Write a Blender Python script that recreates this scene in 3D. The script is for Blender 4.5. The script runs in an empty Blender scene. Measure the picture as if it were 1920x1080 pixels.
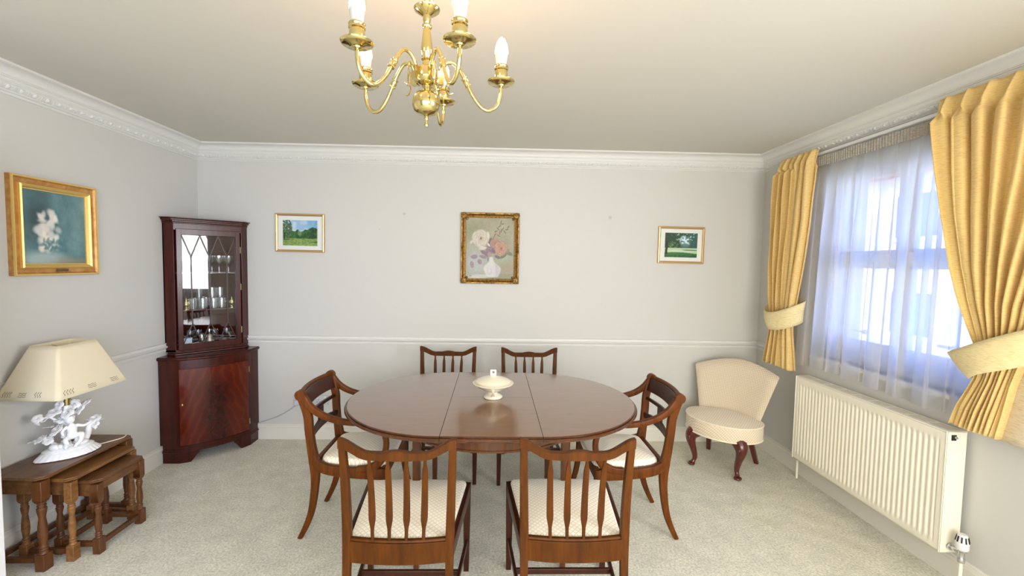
import bpy, bmesh, math, random
import numpy as np
from mathutils import Vector, Matrix
from math import sin, cos, pi, radians
random.seed(7)
SC = bpy.context.scene
COL = SC.collection

# ------------------------------------------------------------------ camera
H_EYE = 1.4897
F_PX = 806.14
RIGHT = Vector((0.99959, -0.023773, 0.015939))
DOWN = Vector((0.014609, -0.055096, -0.998374))
FWD = Vector((0.024612, 0.998198, -0.054726))
cam_d = bpy.data.cameras.new('camera')
cam = bpy.data.objects.new('camera', cam_d)
COL.objects.link(cam)
up = -DOWN
back = -FWD
cam.matrix_world = Matrix(((RIGHT.x, up.x, back.x, 0), (RIGHT.y, up.y, back.y, 0),
                           (RIGHT.z, up.z, back.z, H_EYE), (0, 0, 0, 1)))
cam_d.sensor_width = 36
cam_d.lens = F_PX / 1920 * 36
cam_d.shift_x = (960 - 945.5) / 1920
cam_d.shift_y = (538 - 540) / 1920
cam_d.clip_start = 0.02
SC.camera = cam

# ------------------------------------------------------------------ room numbers
XL, XR, D, H = -2.4, 2.242, 3.565, 2.4
YF = -1.5                        # wall behind the camera
W2Y0, W2Y1, W2Z0, W2Z1 = 1.36, 2.90, 0.885, 2.12     # window in the right wall

# ------------------------------------------------------------------ world and lights
wd = bpy.data.worlds.new('sky'); SC.world = wd; wd.use_nodes = True
nt = wd.node_tree; bg = nt.nodes['Background']
tc = nt.nodes.new('ShaderNodeTexCoord'); sep = nt.nodes.new('ShaderNodeSeparateXYZ')
rp = nt.nodes.new('ShaderNodeValToRGB')
nt.links.new(tc.outputs['Generated'], sep.inputs[0]); nt.links.new(sep.outputs['Z'], rp.inputs[0])
rp.color_ramp.elements[0].position = 0.0; rp.color_ramp.elements[0].color = (0.11, 0.36, 1.0, 1)
rp.color_ramp.elements[1].position = 0.6; rp.color_ramp.elements[1].color = (0.06, 0.26, 0.95, 1)
# hazy white towards the sun, blue on the far side
dt = nt.nodes.new('ShaderNodeVectorMath'); dt.operation = 'DOT_PRODUCT'; dt.inputs[1].default_value = (-.70, -.71, 0)
hz = nt.nodes.new('ShaderNodeMapRange'); hz.inputs['From Min'].default_value = .15; hz.inputs['From Max'].default_value = .75
wm_ = nt.nodes.new('ShaderNodeMix'); wm_.data_type = 'RGBA'; wm_.inputs['B'].default_value = (.95, .92, .86, 1)
nt.links.new(tc.outputs['Generated'], dt.inputs[0]); nt.links.new(dt.outputs['Value'], hz.inputs['Value']); nt.links.new(hz.outputs[0], wm_.inputs['Factor'])
nt.links.new(rp.outputs[0], wm_.inputs['A'])
nt.links.new(wm_.outputs['Result'], bg.inputs[0]); bg.inputs[1].default_value = 3.3

sun_d = bpy.data.lights.new('sun', 'SUN'); sun_d.energy = 2.6; sun_d.angle = radians(1); sun_d.color = (1, .96, .9)
sun = bpy.data.objects.new('sun', sun_d); COL.objects.link(sun)
sun.rotation_euler = Vector((0.75, 0.25, -0.62)).to_track_quat('-Z', 'Y').to_euler()

def area(name, loc, direction, sx, sy, energy, color):
    l = bpy.data.lights.new(name, 'AREA'); l.shape = 'RECTANGLE'; l.size = sx; l.size_y = sy
    l.energy = energy; l.color = color
    o = bpy.data.objects.new(name, l); COL.objects.link(o); o.location = loc
    o.rotation_euler = Vector(direction).to_track_quat('-Z', 'Z').to_euler()
    return o
# area lamp added outside an unseen glazed opening, to fill the room from behind
area('added_fill', (0.25, YF - .70, 1.45), (-.28, 1, -.42), 2.9, 2.1, 80, (1.0, .978, .94))
# area lamp added outside a made-up side window, to lift the left wall
area('added_fill', (XR + .28, -.35, 1.62), (-1, .22, -.30), 1.7, 1.2, 88, (1.0, .985, .96))

vs = SC.view_settings
vs.view_transform = 'Standard'; vs.look = 'None'; vs.gamma = 1; vs.use_curve_mapping = False
vs.exposure = 0.58
SC.cycles.max_bounces = 10
SC.cycles.transparent_max_bounces = 24
SC.cycles.sample_clamp_indirect = 6
SC.cycles.caustics_reflective = False
SC.cycles.caustics_refractive = False

# ------------------------------------------------------------------ helpers
def s2l(c):
    return tuple(((x / 12.92) if x <= .04045 else ((x + .055) / 1.055) ** 2.4) for x in c)
def rgb(r, g, b):
    return s2l((r / 255, g / 255, b / 255)) + (1,)

def V(*a): return Vector(a)

class MB:
    def __init__(s):
        s.v = []; s.f = []; s.m = []
    def add(s, verts, faces, mi=0):
        n = len(s.v)
        s.v += [tuple(v) for v in verts]
        s.f += [tuple(i + n for i in f) for f in faces]
        s.m += [mi] * len(faces)
        return s
    def box(s, c, d, mi=0, rot=None, taper=1.0):
        vs_ = []
        for z in (-1, 1):
            k = taper if z < 0 else 1.0
            for y in (-1, 1):
                for x in (-1, 1):
                    p = Vector((x * d[0] / 2 * k, y * d[1] / 2 * k, z * d[2] / 2))
                    if rot is not None: p = rot @ p
                    vs_.append(p + Vector(c))
        return s.add(vs_, [(0, 2, 3, 1), (4, 5, 7, 6), (0, 1, 5, 4), (2, 6, 7, 3), (0, 4, 6, 2), (1, 3, 7, 5)], mi)
    def bx(s, x0, x1, y0, y1, z0, z1, mi=0):
        return s.box(((x0 + x1) / 2, (y0 + y1) / 2, (z0 + z1) / 2), (abs(x1 - x0), abs(y1 - y0), abs(z1 - z0)), mi)
    def loft(s, rings, cap=True, mi=0, close=True):
        n = len(rings[0]); vs_ = []; fs = []
        for r in rings: vs_ += list(r)
        for i in range(len(rings) - 1):
            for j in range(n if close else n - 1):
                a = i * n + j; b = i * n + (j + 1) % n
                fs.append((a, b, b + n, a + n))
        if cap:
            fs.append(tuple(range(n - 1, -1, -1)))
            fs.append(tuple((len(rings) - 1) * n + j for j in range(n)))
        return s.add(vs_, fs, mi)
    def prism(s, poly, a0, a1, axis='z', mi=0):
        def mk(p, a):
            if axis == 'z': return (p[0], p[1], a)
            if axis == 'y': return (p[0], a, p[1])
            return (a, p[0], p[1])
        return s.loft([[mk(p, a0) for p in poly], [mk(p, a1) for p in poly]], True, mi)
    def lathe(s, prof, n=28, c=(0, 0, 0), sx=1, sy=1, mi=0, mod=None, rot=None):
        rings = []
        for r, z in prof:
            ring = []
            for k in range(n):
                a = 2 * pi * k / n
                q = r * (mod(a, r, z) if mod else 1)
                p = Vector((q * cos(a) * sx, q * sin(a) * sy, z))
                if rot is not None: p = rot @ p
                ring.append(p + Vector(c))
            rings.append(ring)
        return s.loft(rings, True, mi)
    def sweep(s, path, sect, up=(0, 0, 1), mi=0, closed=False, cap=True):
        path = [Vector(p) for p in path]; n = len(path); rings = []
        upv = Vector(up)
        for i, p in enumerate(path):
            if closed: t = path[(i + 1) % n] - path[i - 1]
            else: t = path[min(i + 1, n - 1)] - path[max(i - 1, 0)]
            t.normalize()
            side = t.cross(upv)
            if side.length < 1e-4: side = t.cross(Vector((0, 1, .01)))
            side.normalize(); nn = side.cross(t)
            sc = sect(i / (n - 1)) if callable(sect) else sect
            rings.append([p + side * a + nn * b for a, b in sc])
        if closed: rings.append(rings[0])
        return s.loft(rings, cap and not closed, mi)
    def tube(s, path, r, n=10, mi=0, closed=False, up=(0, 0, 1)):
        f = r if callable(r) else (lambda t: r)
        return s.sweep(path, lambda t: [(f(t) * cos(2 * pi * k / n), f(t) * sin(2 * pi * k / n)) for k in range(n)], up, mi, closed)
    def ell(s, c, r, n=16, m=10, rot=None, mi=0):
        rings = []
        for i in range(1, m):
            ph = pi * i / m
            ring = []
            for k in range(n):
                a = 2 * pi * k / n
                p = Vector((r[0] * sin(ph) * cos(a), r[1] * sin(ph) * sin(a), -r[2] * cos(ph)))
                if rot is not None: p = rot @ p
                ring.append(p + Vector(c))
            rings.append(ring)
        return s.loft(rings, True, mi)
    def grid(s, fn, nu, nv, mi=0, closeu=False):
        vs_ = [fn(i / nu, j / nv) for j in range(nv + 1) for i in range(nu + (0 if closeu else 1))]
        w = nu + (0 if closeu else 1); fs = []
        for j in range(nv):
            for i in range(nu):
                a = j * w + i; b = j * w + (i + 1) % w
                fs.append((a, b, b + w, a + w))
        return s.add(vs_, fs, mi)
    def build(s, name, mat, parent=None, bevel=0, ang=38, loc=None, segs=2, solid=0, subsurf=0):
        me = bpy.data.meshes.new(name)
        me.from_pydata([tuple(v) for v in s.v], [], s.f)
        for m_ in (mat if isinstance(mat, (list, tuple)) else [mat]): me.materials.append(m_)
        me.polygons.foreach_set('material_index', s.m)
        bm = bmesh.new(); bm.from_mesh(me)
        bmesh.ops.remove_doubles(bm, verts=bm.verts, dist=1e-6)
        bmesh.ops.recalc_face_normals(bm, faces=bm.faces)
        bm.to_mesh(me); bm.free()
        me.polygons.foreach_set('use_smooth', [True] * len(me.polygons))
        if ang < 179: me.set_sharp_from_angle(angle=radians(ang))
        o = bpy.data.objects.new(name, me); COL.objects.link(o)
        if parent: o.parent = parent
        if loc: o.location = loc
        if solid:
            q = o.modifiers.new('solid', 'SOLIDIFY'); q.thickness = solid; q.offset = 0
        if bevel:
            q = o.modifiers.new('bevel', 'BEVEL'); q.width = bevel; q.segments = segs
            q.limit_method = 'ANGLE'; q.angle_limit = radians(40)
        if subsurf:
            q = o.modifiers.new('sub', 'SUBSURF'); q.levels = subsurf; q.render_levels = subsurf
        return o

def catmull(pts, k=8, closed=False):
    pts = [Vector(p) for p in pts]; n = len(pts); out = []
    rng = n if closed else n - 1
    for i in range(rng):
        if closed: p0, p1, p2, p3 = pts[i - 1], pts[i], pts[(i + 1) % n], pts[(i + 2) % n]
        else: p0, p1, p2, p3 = pts[max(i - 1, 0)], pts[i], pts[i + 1], pts[min(i + 2, n - 1)]
        for j in range(k):
            t = j / k
            out.append(.5 * ((2 * p1) + (p2 - p0) * t + (2 * p0 - 5 * p1 + 4 * p2 - p3) * t * t + (3 * p1 - p0 - 3 * p2 + p3) * t ** 3))
    if not closed: out.append(pts[-1])
    return out
def rrect(w, h, r=.3, n=4):
    r = min(w, h) * r; out = []
    for cx, cy, a0 in ((w / 2 - r, h / 2 - r, 0), (-w / 2 + r, h / 2 - r, 90), (-w / 2 + r, -h / 2 + r, 180), (w / 2 - r, -h / 2 + r, 270)):
        for k in range(n):
            a = radians(a0 + 90 * k / (n - 1)); out.append((cx + r * cos(a), cy + r * sin(a)))
    return out
def lerp(a, b, t): return a + (b - a) * t
def interp(t, table):
    if t <= table[0][0]: return table[0][1]
    for (a, x), (b, y) in zip(table, table[1:]):
        if t <= b: return x + (y - x) * (t - a) / (b - a)
    return table[-1][1]
def sstep(t):
    t = max(0, min(1, t)); return t * t * (3 - 2 * t)

def tag(o, label=None, cat=None, group=None, kind=None):
    if label: o['label'] = label
    if cat: o['category'] = cat
    if group: o['group'] = group
    if kind: o['kind'] = kind
    return o
def empty(name, loc, rz=0, label=None, cat=None, group=None):
    o = bpy.data.objects.new(name, None); COL.objects.link(o)
    o.empty_display_size = .05; o.location = loc; o.rotation_euler.z = rz
    return tag(o, label, cat, group)
def copy_tree(o, parent=None):
    c = o.copy(); COL.objects.link(c); c.parent = parent
    for ch in list(o.children):
        if ch.parent == o: copy_tree(ch, c)
    return c
def struct(mb, name, mat, parent=None, **k):
    o = mb.build(name, mat, parent, **k)
    if parent is None: o['kind'] = 'structure'
    return o

# ------------------------------------------------------------------ materials
def mat(name, color, rough=.5, metal=0, spec=.5, coat=0, bump=None, noise=None, trans=0, ior=1.5, emit=None, sheen=0):
    m = bpy.data.materials.new(name); m.use_nodes = True
    nt = m.node_tree; b = nt.nodes['Principled BSDF']
    b.inputs['Base Color'].default_value = color; b.inputs['Roughness'].default_value = rough
    b.inputs['Metallic'].default_value = metal; b.inputs['Specular IOR Level'].default_value = spec
    b.inputs['Coat Weight'].default_value = coat; b.inputs['IOR'].default_value = ior
    b.inputs['Transmission Weight'].default_value = trans
    b.inputs['Sheen Weight'].default_value = sheen
    if emit: b.inputs['Emission Color'].default_value = emit[0]; b.inputs['Emission Strength'].default_value = emit[1]
    if noise or bump:
        tcn = nt.nodes.new('ShaderNodeTexCoord'); mp = nt.nodes.new('ShaderNodeMapping')
        nt.links.new(tcn.outputs['Object'], mp.inputs[0])
    if noise:
        c2, scale, stretch = noise[:3]
        mp.inputs['Scale'].default_value = stretch
        nz = nt.nodes.new('ShaderNodeTexNoise'); nz.inputs['Scale'].default_value = scale
        nz.inputs['Detail'].default_value = 5
        nt.links.new(mp.outputs[0], nz.inputs['Vector'])
        r = nt.nodes.new('ShaderNodeValToRGB')
        r.color_ramp.elements[0].position = .35; r.color_ramp.elements[0].color = color
        r.color_ramp.elements[1].position = .65; r.color_ramp.elements[1].color = c2
        nt.links.new(nz.outputs['Fac'], r.inputs[0]); nt.links.new(r.outputs[0], b.inputs['Base Color'])
    if bump:
        bs, bd, bdist = bump
        n2 = nt.nodes.new('ShaderNodeTexNoise'); n2.inputs['Scale'].default_value = bs; n2.inputs['Detail'].default_value = 3
        nt.links.new(tcn.outputs['Object'], n2.inputs['Vector'])
        bp = nt.nodes.new('ShaderNodeBump'); bp.inputs['Strength'].default_value = bd; bp.inputs['Distance'].default_value = bdist
        nt.links.new(n2.outputs['Fac'], bp.inputs['Height']); nt.links.new(bp.outputs[0], b.inputs['Normal'])
    return m

def N(m, t, **k):
    n = m.node_tree.nodes.new(t)
    for a, v in k.items(): setattr(n, a, v)
    return n
def wood(name, c1, c2, rough=.3, coat=.3, scale=9, stretch=(6, 6, .7), ior=1.5, bump=.05, spec=.5):
    m = mat(name, c1, rough, coat=coat, ior=ior, spec=spec); nt = m.node_tree; b = nt.nodes['Principled BSDF']
    b.inputs['Coat Roughness'].default_value = .12
    tcn = N(m, 'ShaderNodeTexCoord'); mp = N(m, 'ShaderNodeMapping'); mp.inputs['Scale'].default_value = stretch
    nz = N(m, 'ShaderNodeTexNoise'); nz.inputs['Scale'].default_value = scale; nz.inputs['Detail'].default_value = 8
    nz.inputs['Roughness'].default_value = .65; nz.inputs['Distortion'].default_value = .6
    r = N(m, 'ShaderNodeValToRGB'); r.color_ramp.elements[0].position = .3; r.color_ramp.elements[0].color = c1
    r.color_ramp.elements[1].position = .7; r.color_ramp.elements[1].color = c2
    L = nt.links.new
    L(tcn.outputs['Object'], mp.inputs[0]); L(mp.outputs[0], nz.inputs['Vector']); L(nz.outputs['Fac'], r.inputs[0])
    L(r.outputs[0], b.inputs['Base Color'])
    bp = N(m, 'ShaderNodeBump'); bp.inputs['Strength'].default_value = bump; bp.inputs['Distance'].default_value = .002
    L(nz.outputs['Fac'], bp.inputs['Height']); L(bp.outputs[0], b.inputs['Normal'])
    return m

M = {}
M['ceiling'] = mat('ceiling_paint', rgb(208, 205, 193), .9, bump=(3, .05, .01))
M['trimwhite'] = mat('trim_paint', rgb(220, 219, 213), .4)
M['plaster'] = mat('cornice_paint', rgb(218, 218, 212), .5)
M['base'] = mat('skirting_paint', rgb(226, 222, 210), .4)
M['upvc'] = mat('window_frame_white', rgb(232, 235, 242), .3)
M['chairwood'] = wood('mahogany_chair', rgb(60, 29, 0), rgb(92, 48, 2), .45, 0, 7, spec=.16)
M['armwood'] = wood('mahogany_armchair', rgb(64, 30, 1), rgb(110, 56, 4), .4, 0, 7, spec=.2)
M['darkwood'] = wood('dark_mahogany', rgb(40, 15, 4), rgb(66, 27, 7), .3, .05, 6, spec=.35)
M['cabwood'] = wood('cabinet_mahogany', rgb(46, 11, 4), rgb(74, 22, 8), .25, .12, 5, spec=.35)
M['caboak'] = wood('nest_oak', rgb(80, 50, 26), rgb(124, 84, 48), .38, .1, 9, (5, 1.0, 5), spec=.35)
M['midoak'] = wood('nest_oak_light', rgb(98, 62, 30), rgb(150, 104, 58), .38, .1, 9, (5, 1.0, 5), spec=.35)
M['oakleg'] = wood('nest_oak_leg', rgb(70, 40, 18), rgb(110, 66, 32), .38, .1, 9, (5, 5, .8), spec=.35)
M['redwood'] = wood('slipper_leg_mahogany', rgb(66, 18, 12), rgb(98, 34, 22), .25, .5, 8)
M['brass'] = mat('polished_brass', rgb(208, 190, 130), .12, 1)
M['chrome'] = mat('chrome', rgb(205, 205, 205), .2, 1)
M['silver'] = mat('silver', rgb(225, 225, 222), .15, 1)
M['dull_brass'] = mat('aged_metal', rgb(120, 105, 80), .4, 1)
M['porcelain'] = mat('white_porcelain', rgb(240, 240, 238), .12, coat=.4)
M['creamceramic'] = mat('cream_ceramic', rgb(234, 225, 200), .18, coat=.4)
M['goldline'] = mat('brown_line', rgb(190, 160, 110), .3)
M['plastic'] = mat('white_plastic', rgb(224, 224, 224), .3)
M['socket'] = mat('socket_plastic', rgb(196, 198, 204), .3)
M['radiator'] = mat('radiator_enamel', rgb(240, 234, 214), .35)
M['dark'] = mat('dark_gap', rgb(60, 45, 38), .7)
M['black'] = mat('black', rgb(22, 18, 16), .5)
M['gold'] = mat('gold_frame', rgb(206, 158, 92), .42, .35, noise=(rgb(182, 126, 62), 30, (1, 1, 1)))
M['goldbright'] = mat('gold_bright', rgb(240, 206, 124), .42, .7)
M['goldold'] = mat('antique_gold', rgb(164, 128, 62), .38, .7, noise=(rgb(104, 72, 34), 60, (1, 1, 1)), bump=(120, .4, .004))
M['rosegold'] = mat('pale_gold', rgb(226, 186, 134), .3, .7)
M['mount'] = mat('mount_board', rgb(226, 228, 220), .8)
M['house'] = mat('render_white', rgb(228, 230, 232), .9)
M['roof'] = mat('roof_tile', rgb(190, 120, 100), .9)
M['houseglass'] = mat('house_glass', rgb(60, 80, 110), .1)
M['lawn'] = mat('lawn', rgb(150, 160, 140), 1)

# wall paint with two small filler marks
def wall_mat():
    m = mat('wall_paint', rgb(205, 204, 197), .85, bump=(60, .04, .002)); nt = m.node_tree; b = nt.nodes['Principled BSDF']
    g = N(m, 'ShaderNodeNewGeometry'); L = nt.links.new
    prev = None
    for p, r in (((-.74, D, 1.881), .012), ((.956, D, 1.882), .016), ((-.94, D, 1.75), .005)):
        d = N(m, 'ShaderNodeVectorMath', operation='DISTANCE'); d.inputs[1].default_value = p
        L(g.outputs['Position'], d.inputs[0])
        mr = N(m, 'ShaderNodeMapRange'); mr.inputs['From Min'].default_value = r * .4; mr.inputs['From Max'].default_value = r * 1.3
        mr.inputs['To Min'].default_value = .8; mr.inputs['To Max'].default_value = 0
        L(d.outputs['Value'], mr.inputs['Value'])
        if prev is None: prev = mr.outputs[0]
        else:
            a = N(m, 'ShaderNodeMath', operation='MAXIMUM'); L(prev, a.inputs[0]); L(mr.outputs[0], a.inputs[1]); prev = a.outputs[0]
    mx = N(m, 'ShaderNodeMix', data_type='RGBA')
    mx.inputs['A'].default_value = rgb(205, 204, 197); mx.inputs['B'].default_value = rgb(180, 174, 170)
    L(prev, mx.inputs['Factor']); L(mx.outputs['Result'], b.inputs['Base Color'])
    return m
M['wall'] = wall_mat()

def carpet_mat():
    m = mat('carpet', rgb(222, 218, 200), 1.0, spec=.1, sheen=.2); nt = m.node_tree; b = nt.nodes['Principled BSDF']; L = nt.links.new
    tcn = N(m, 'ShaderNodeTexCoord')
    n1 = N(m, 'ShaderNodeTexNoise'); n1.inputs['Scale'].default_value = 85; n1.inputs['Detail'].default_value = 4; n1.inputs['Roughness'].default_value = .8
    n2 = N(m, 'ShaderNodeTexNoise'); n2.inputs['Scale'].default_value = 9; n2.inputs['Detail'].default_value = 4
    L(tcn.outputs['Object'], n1.inputs['Vector']); L(tcn.outputs['Object'], n2.inputs['Vector'])
    r1 = N(m, 'ShaderNodeValToRGB'); r1.color_ramp.elements[0].position = .33; r1.color_ramp.elements[0].color = rgb(196, 190, 166)
    r1.color_ramp.elements[1].position = .66; r1.color_ramp.elements[1].color = rgb(255, 252, 234)
    r2 = N(m, 'ShaderNodeValToRGB'); r2.color_ramp.elements[0].position = .35; r2.color_ramp.elements[0].color = (.86, .87, .86, 1)
    r2.color_ramp.elements[1].position = .65; r2.color_ramp.elements[1].color = (1, 1, 1, 1)
    L(n1.outputs['Fac'], r1.inputs[0]); L(n2.outputs['Fac'], r2.inputs[0])
    mx = N(m, 'ShaderNodeMix', data_type='RGBA', blend_type='MULTIPLY'); mx.inputs['Factor'].default_value = 1
    L(r1.outputs[0], mx.inputs['A']); L(r2.outputs[0], mx.inputs['B']); L(mx.outputs['Result'], b.inputs['Base Color'])
    bp = N(m, 'ShaderNodeBump'); bp.inputs['Strength'].default_value = .7; bp.inputs['Distance'].default_value = .008
    L(n1.outputs['Fac'], bp.inputs['Height']); L(bp.outputs[0], b.inputs['Normal'])
    return m
M['carpet'] = carpet_mat()

def table_mat():
    m = wood('table_mahogany', rgb(106, 64, 20), rgb(122, 76, 28), .28, 1.0, 5, (1.2, 8, 1), ior=1.6, bump=.01)
    b = m.node_tree.nodes['Principled BSDF']
    b.inputs['Coat Roughness'].default_value = .15; b.inputs['Coat IOR'].default_value = 1.9
    return m
M['tabletop'] = table_mat()
M['tableedge'] = wood('table_edge', rgb(66, 34, 12), rgb(94, 52, 20), .25, .3, 5, spec=.35)

def fabric_mat(name, c1, c2, kind='diamond', scale=60, rough=.85):
    m = mat(name, c1, rough, spec=.2, sheen=.3); nt = m.node_tree; b = nt.nodes['Principled BSDF']; L = nt.links.new
    tcn = N(m, 'ShaderNodeTexCoord'); mp = N(m, 'ShaderNodeMapping'); mp.inputs['Scale'].default_value = (scale, scale, scale)
    if kind == 'diamond': mp.inputs['Rotation'].default_value = (0, 0, radians(45))
    if kind == 'band': mp.inputs['Rotation'].default_value = (radians(45), radians(35), radians(20))
    if kind == 'back': mp.inputs['Rotation'].default_value = (radians(90), 0, 0)
    L(tcn.outputs['Object'], mp.inputs[0])
    w1 = N(m, 'ShaderNodeTexWave', bands_direction='X'); w2 = N(m, 'ShaderNodeTexWave', bands_direction='Y')
    for w in (w1, w2):
        w.inputs['Scale'].default_value = 1.0; w.inputs['Distortion'].default_value = .4; L(mp.outputs[0], w.inputs['Vector'])
    mu = N(m, 'ShaderNodeMath', operation='MAXIMUM' if kind == 'diamond' else 'MULTIPLY'); L(w1.outputs['Fac'], mu.inputs[0]); L(w2.outputs['Fac'], mu.inputs[1])
    r = N(m, 'ShaderNodeValToRGB'); r.color_ramp.elements[0].position = .05; r.color_ramp.elements[0].color = c2
    r.color_ramp.elements[1].position = .35; r.color_ramp.elements[1].color = c1
    if kind == 'diamond':
        r.color_ramp.elements[0].position = .72; r.color_ramp.elements[0].color = c1; r.color_ramp.elements[1].position = .96; r.color_ramp.elements[1].color = c2
    L(mu.outputs[0], r.inputs[0]); L(r.outputs[0], b.inputs['Base Color'])
    bp = N(m, 'ShaderNodeBump'); bp.inputs['Strength'].default_value = .22; bp.inputs['Distance'].default_value = .0015; bp.invert = kind == 'diamond'
    L(mu.outputs[0], bp.inputs['Height']); L(bp.outputs[0], b.inputs['Normal'])
    return m
M['seatfabric'] = fabric_mat('seat_fabric', rgb(255, 250, 230), rgb(240, 222, 188), 'diamond', 20)
M['slipfabric'] = fabric_mat('slipper_fabric', rgb(236, 224, 200), rgb(216, 198, 168), 'band', 26)
M['slipback'] = fabric_mat('slipper_back_fabric', rgb(226, 213, 190), rgb(202, 184, 156), 'back', 27)
M['piping'] = mat('cream_piping', rgb(244, 232, 204), .7)

def curtain_mat(name, c1, c2, transl=.25):
    m = mat(name, c1, .9, spec=.15, sheen=.3); nt = m.node_tree; b = nt.nodes['Principled BSDF']; L = nt.links.new
    tcn = N(m, 'ShaderNodeTexCoord'); mp = N(m, 'ShaderNodeMapping'); mp.inputs['Scale'].default_value = (22, 22, 190)
    L(tcn.outputs['Object'], mp.inputs[0])
    nz = N(m, 'ShaderNodeTexNoise'); nz.inputs['Scale'].default_value = 2; nz.inputs['Detail'].default_value = 5; L(mp.outputs[0], nz.inputs['Vector'])
    r = N(m, 'ShaderNodeValToRGB'); r.color_ramp.elements[0].position = .35; r.color_ramp.elements[0].color = c2
    r.color_ramp.elements[1].position = .55; r.color_ramp.elements[1].color = c1
    L(nz.outputs['Fac'], r.inputs[0]); L(r.outputs[0], b.inputs['Base Color'])
    t = N(m, 'ShaderNodeBsdfTranslucent'); L(r.outputs[0], t.inputs[0])
    ms = N(m, 'ShaderNodeMixShader'); ms.inputs[0].default_value = transl
    L(b.outputs[0], ms.inputs[1]); L(t.outputs[0], ms.inputs[2]); L(ms.outputs[0], nt.nodes['Material Output'].inputs[0])
    return m
M['curtain'] = curtain_mat('yellow_curtain', rgb(255, 232, 166), rgb(244, 212, 134), .38)
M['lining'] = curtain_mat('cream_lining', rgb(240, 228, 198), rgb(224, 206, 170), .3)
M['tieback'] = curtain_mat('tieback_cloth', rgb(244, 228, 176), rgb(232, 208, 146), .1)
M['tape'] = curtain_mat('heading_tape', rgb(190, 184, 172), rgb(150, 144, 132), .1)

def sheer_mat():
    m = bpy.data.materials.new('sheer_net'); m.use_nodes = True; nt = m.node_tree; nt.nodes.remove(nt.nodes['Principled BSDF']); L = nt.links.new
    d = N(m, 'ShaderNodeBsdfDiffuse'); d.inputs[0].default_value = (.9, .9, .9, 1)
    t = N(m, 'ShaderNodeBsdfTranslucent'); t.inputs[0].default_value = (.9, .9, .92, 1)
    tr = N(m, 'ShaderNodeBsdfTransparent')
    a = N(m, 'ShaderNodeMixShader'); a.inputs[0].default_value = .86; L(d.outputs[0], a.inputs[1]); L(t.outputs[0], a.inputs[2])
    b = N(m, 'ShaderNodeMixShader')
    lw = N(m, 'ShaderNodeLayerWeight'); lw.inputs[0].default_value = .35
    mr = N(m, 'ShaderNodeMapRange'); mr.inputs['To Min'].default_value = .68; mr.inputs['To Max'].default_value = .95
    L(lw.outputs['Facing'], mr.inputs['Value']); L(mr.outputs[0], b.inputs[0])
    L(tr.outputs[0], b.inputs[1]); L(a.outputs[0], b.inputs[2]); L(b.outputs[0], nt.nodes['Material Output'].inputs[0])
    return m
M['sheer'] = sheer_mat()

def thin_glass(name, tint=(1, 1, 1, 1), lo=.06, hi=.6, rough=.02):
    m = bpy.data.materials.new(name); m.use_nodes = True; nt = m.node_tree; nt.nodes.remove(nt.nodes['Principled BSDF']); L = nt.links.new
    g = N(m, 'ShaderNodeBsdfGlossy'); g.inputs['Roughness'].default_value = rough
    tr = N(m, 'ShaderNodeBsdfTransparent'); tr.inputs[0].default_value = tint
    lw = N(m, 'ShaderNodeLayerWeight'); lw.inputs[0].default_value = .4
    mr = N(m, 'ShaderNodeMapRange'); mr.inputs['To Min'].default_value = lo; mr.inputs['To Max'].default_value = hi
    b = N(m, 'ShaderNodeMixShader')
    L(lw.outputs['Facing'], mr.inputs['Value']); L(mr.outputs[0], b.inputs[0])
    L(tr.outputs[0], b.inputs[1]); L(g.outputs[0], b.inputs[2]); L(b.outputs[0], nt.nodes['Material Output'].inputs[0])
    return m
M['pane'] = thin_glass('pane_glass', (1, 1, 1, 1), .03, .4, .01)
M['crystal'] = thin_glass('crystal', (.93, .95, .95, 1), .16, .8, .06)
M['shelfglass'] = thin_glass('shelf_glass', (.8, .9, .84, 1), .25, .6, .05)
M['winpane'] = thin_glass('window_glass', (1, 1, 1, 1), .03, .3, .01)

def shade_mat():
    m = mat('lamp_shade_card', rgb(250, 240, 210), .8); nt = m.node_tree; b = nt.nodes['Principled BSDF']
    t = N(m, 'ShaderNodeBsdfTranslucent'); t.inputs[0].default_value = rgb(240, 226, 186)
    ms = N(m, 'ShaderNodeMixShader'); ms.inputs[0].default_value = .3
    nt.links.new(b.outputs[0], ms.inputs[1]); nt.links.new(t.outputs[0], ms.inputs[2]); nt.links.new(ms.outputs[0], nt.nodes['Material Output'].inputs[0])
    return m
M['shade'] = shade_mat()
M['bulbbase'] = mat('bulb_collar', rgb(190, 188, 184), .4)
M['bulbglow'] = mat('bulb_glow', (1, .9, .75, 1), .3, emit=((1, .54, .27, 1), 85))

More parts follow.
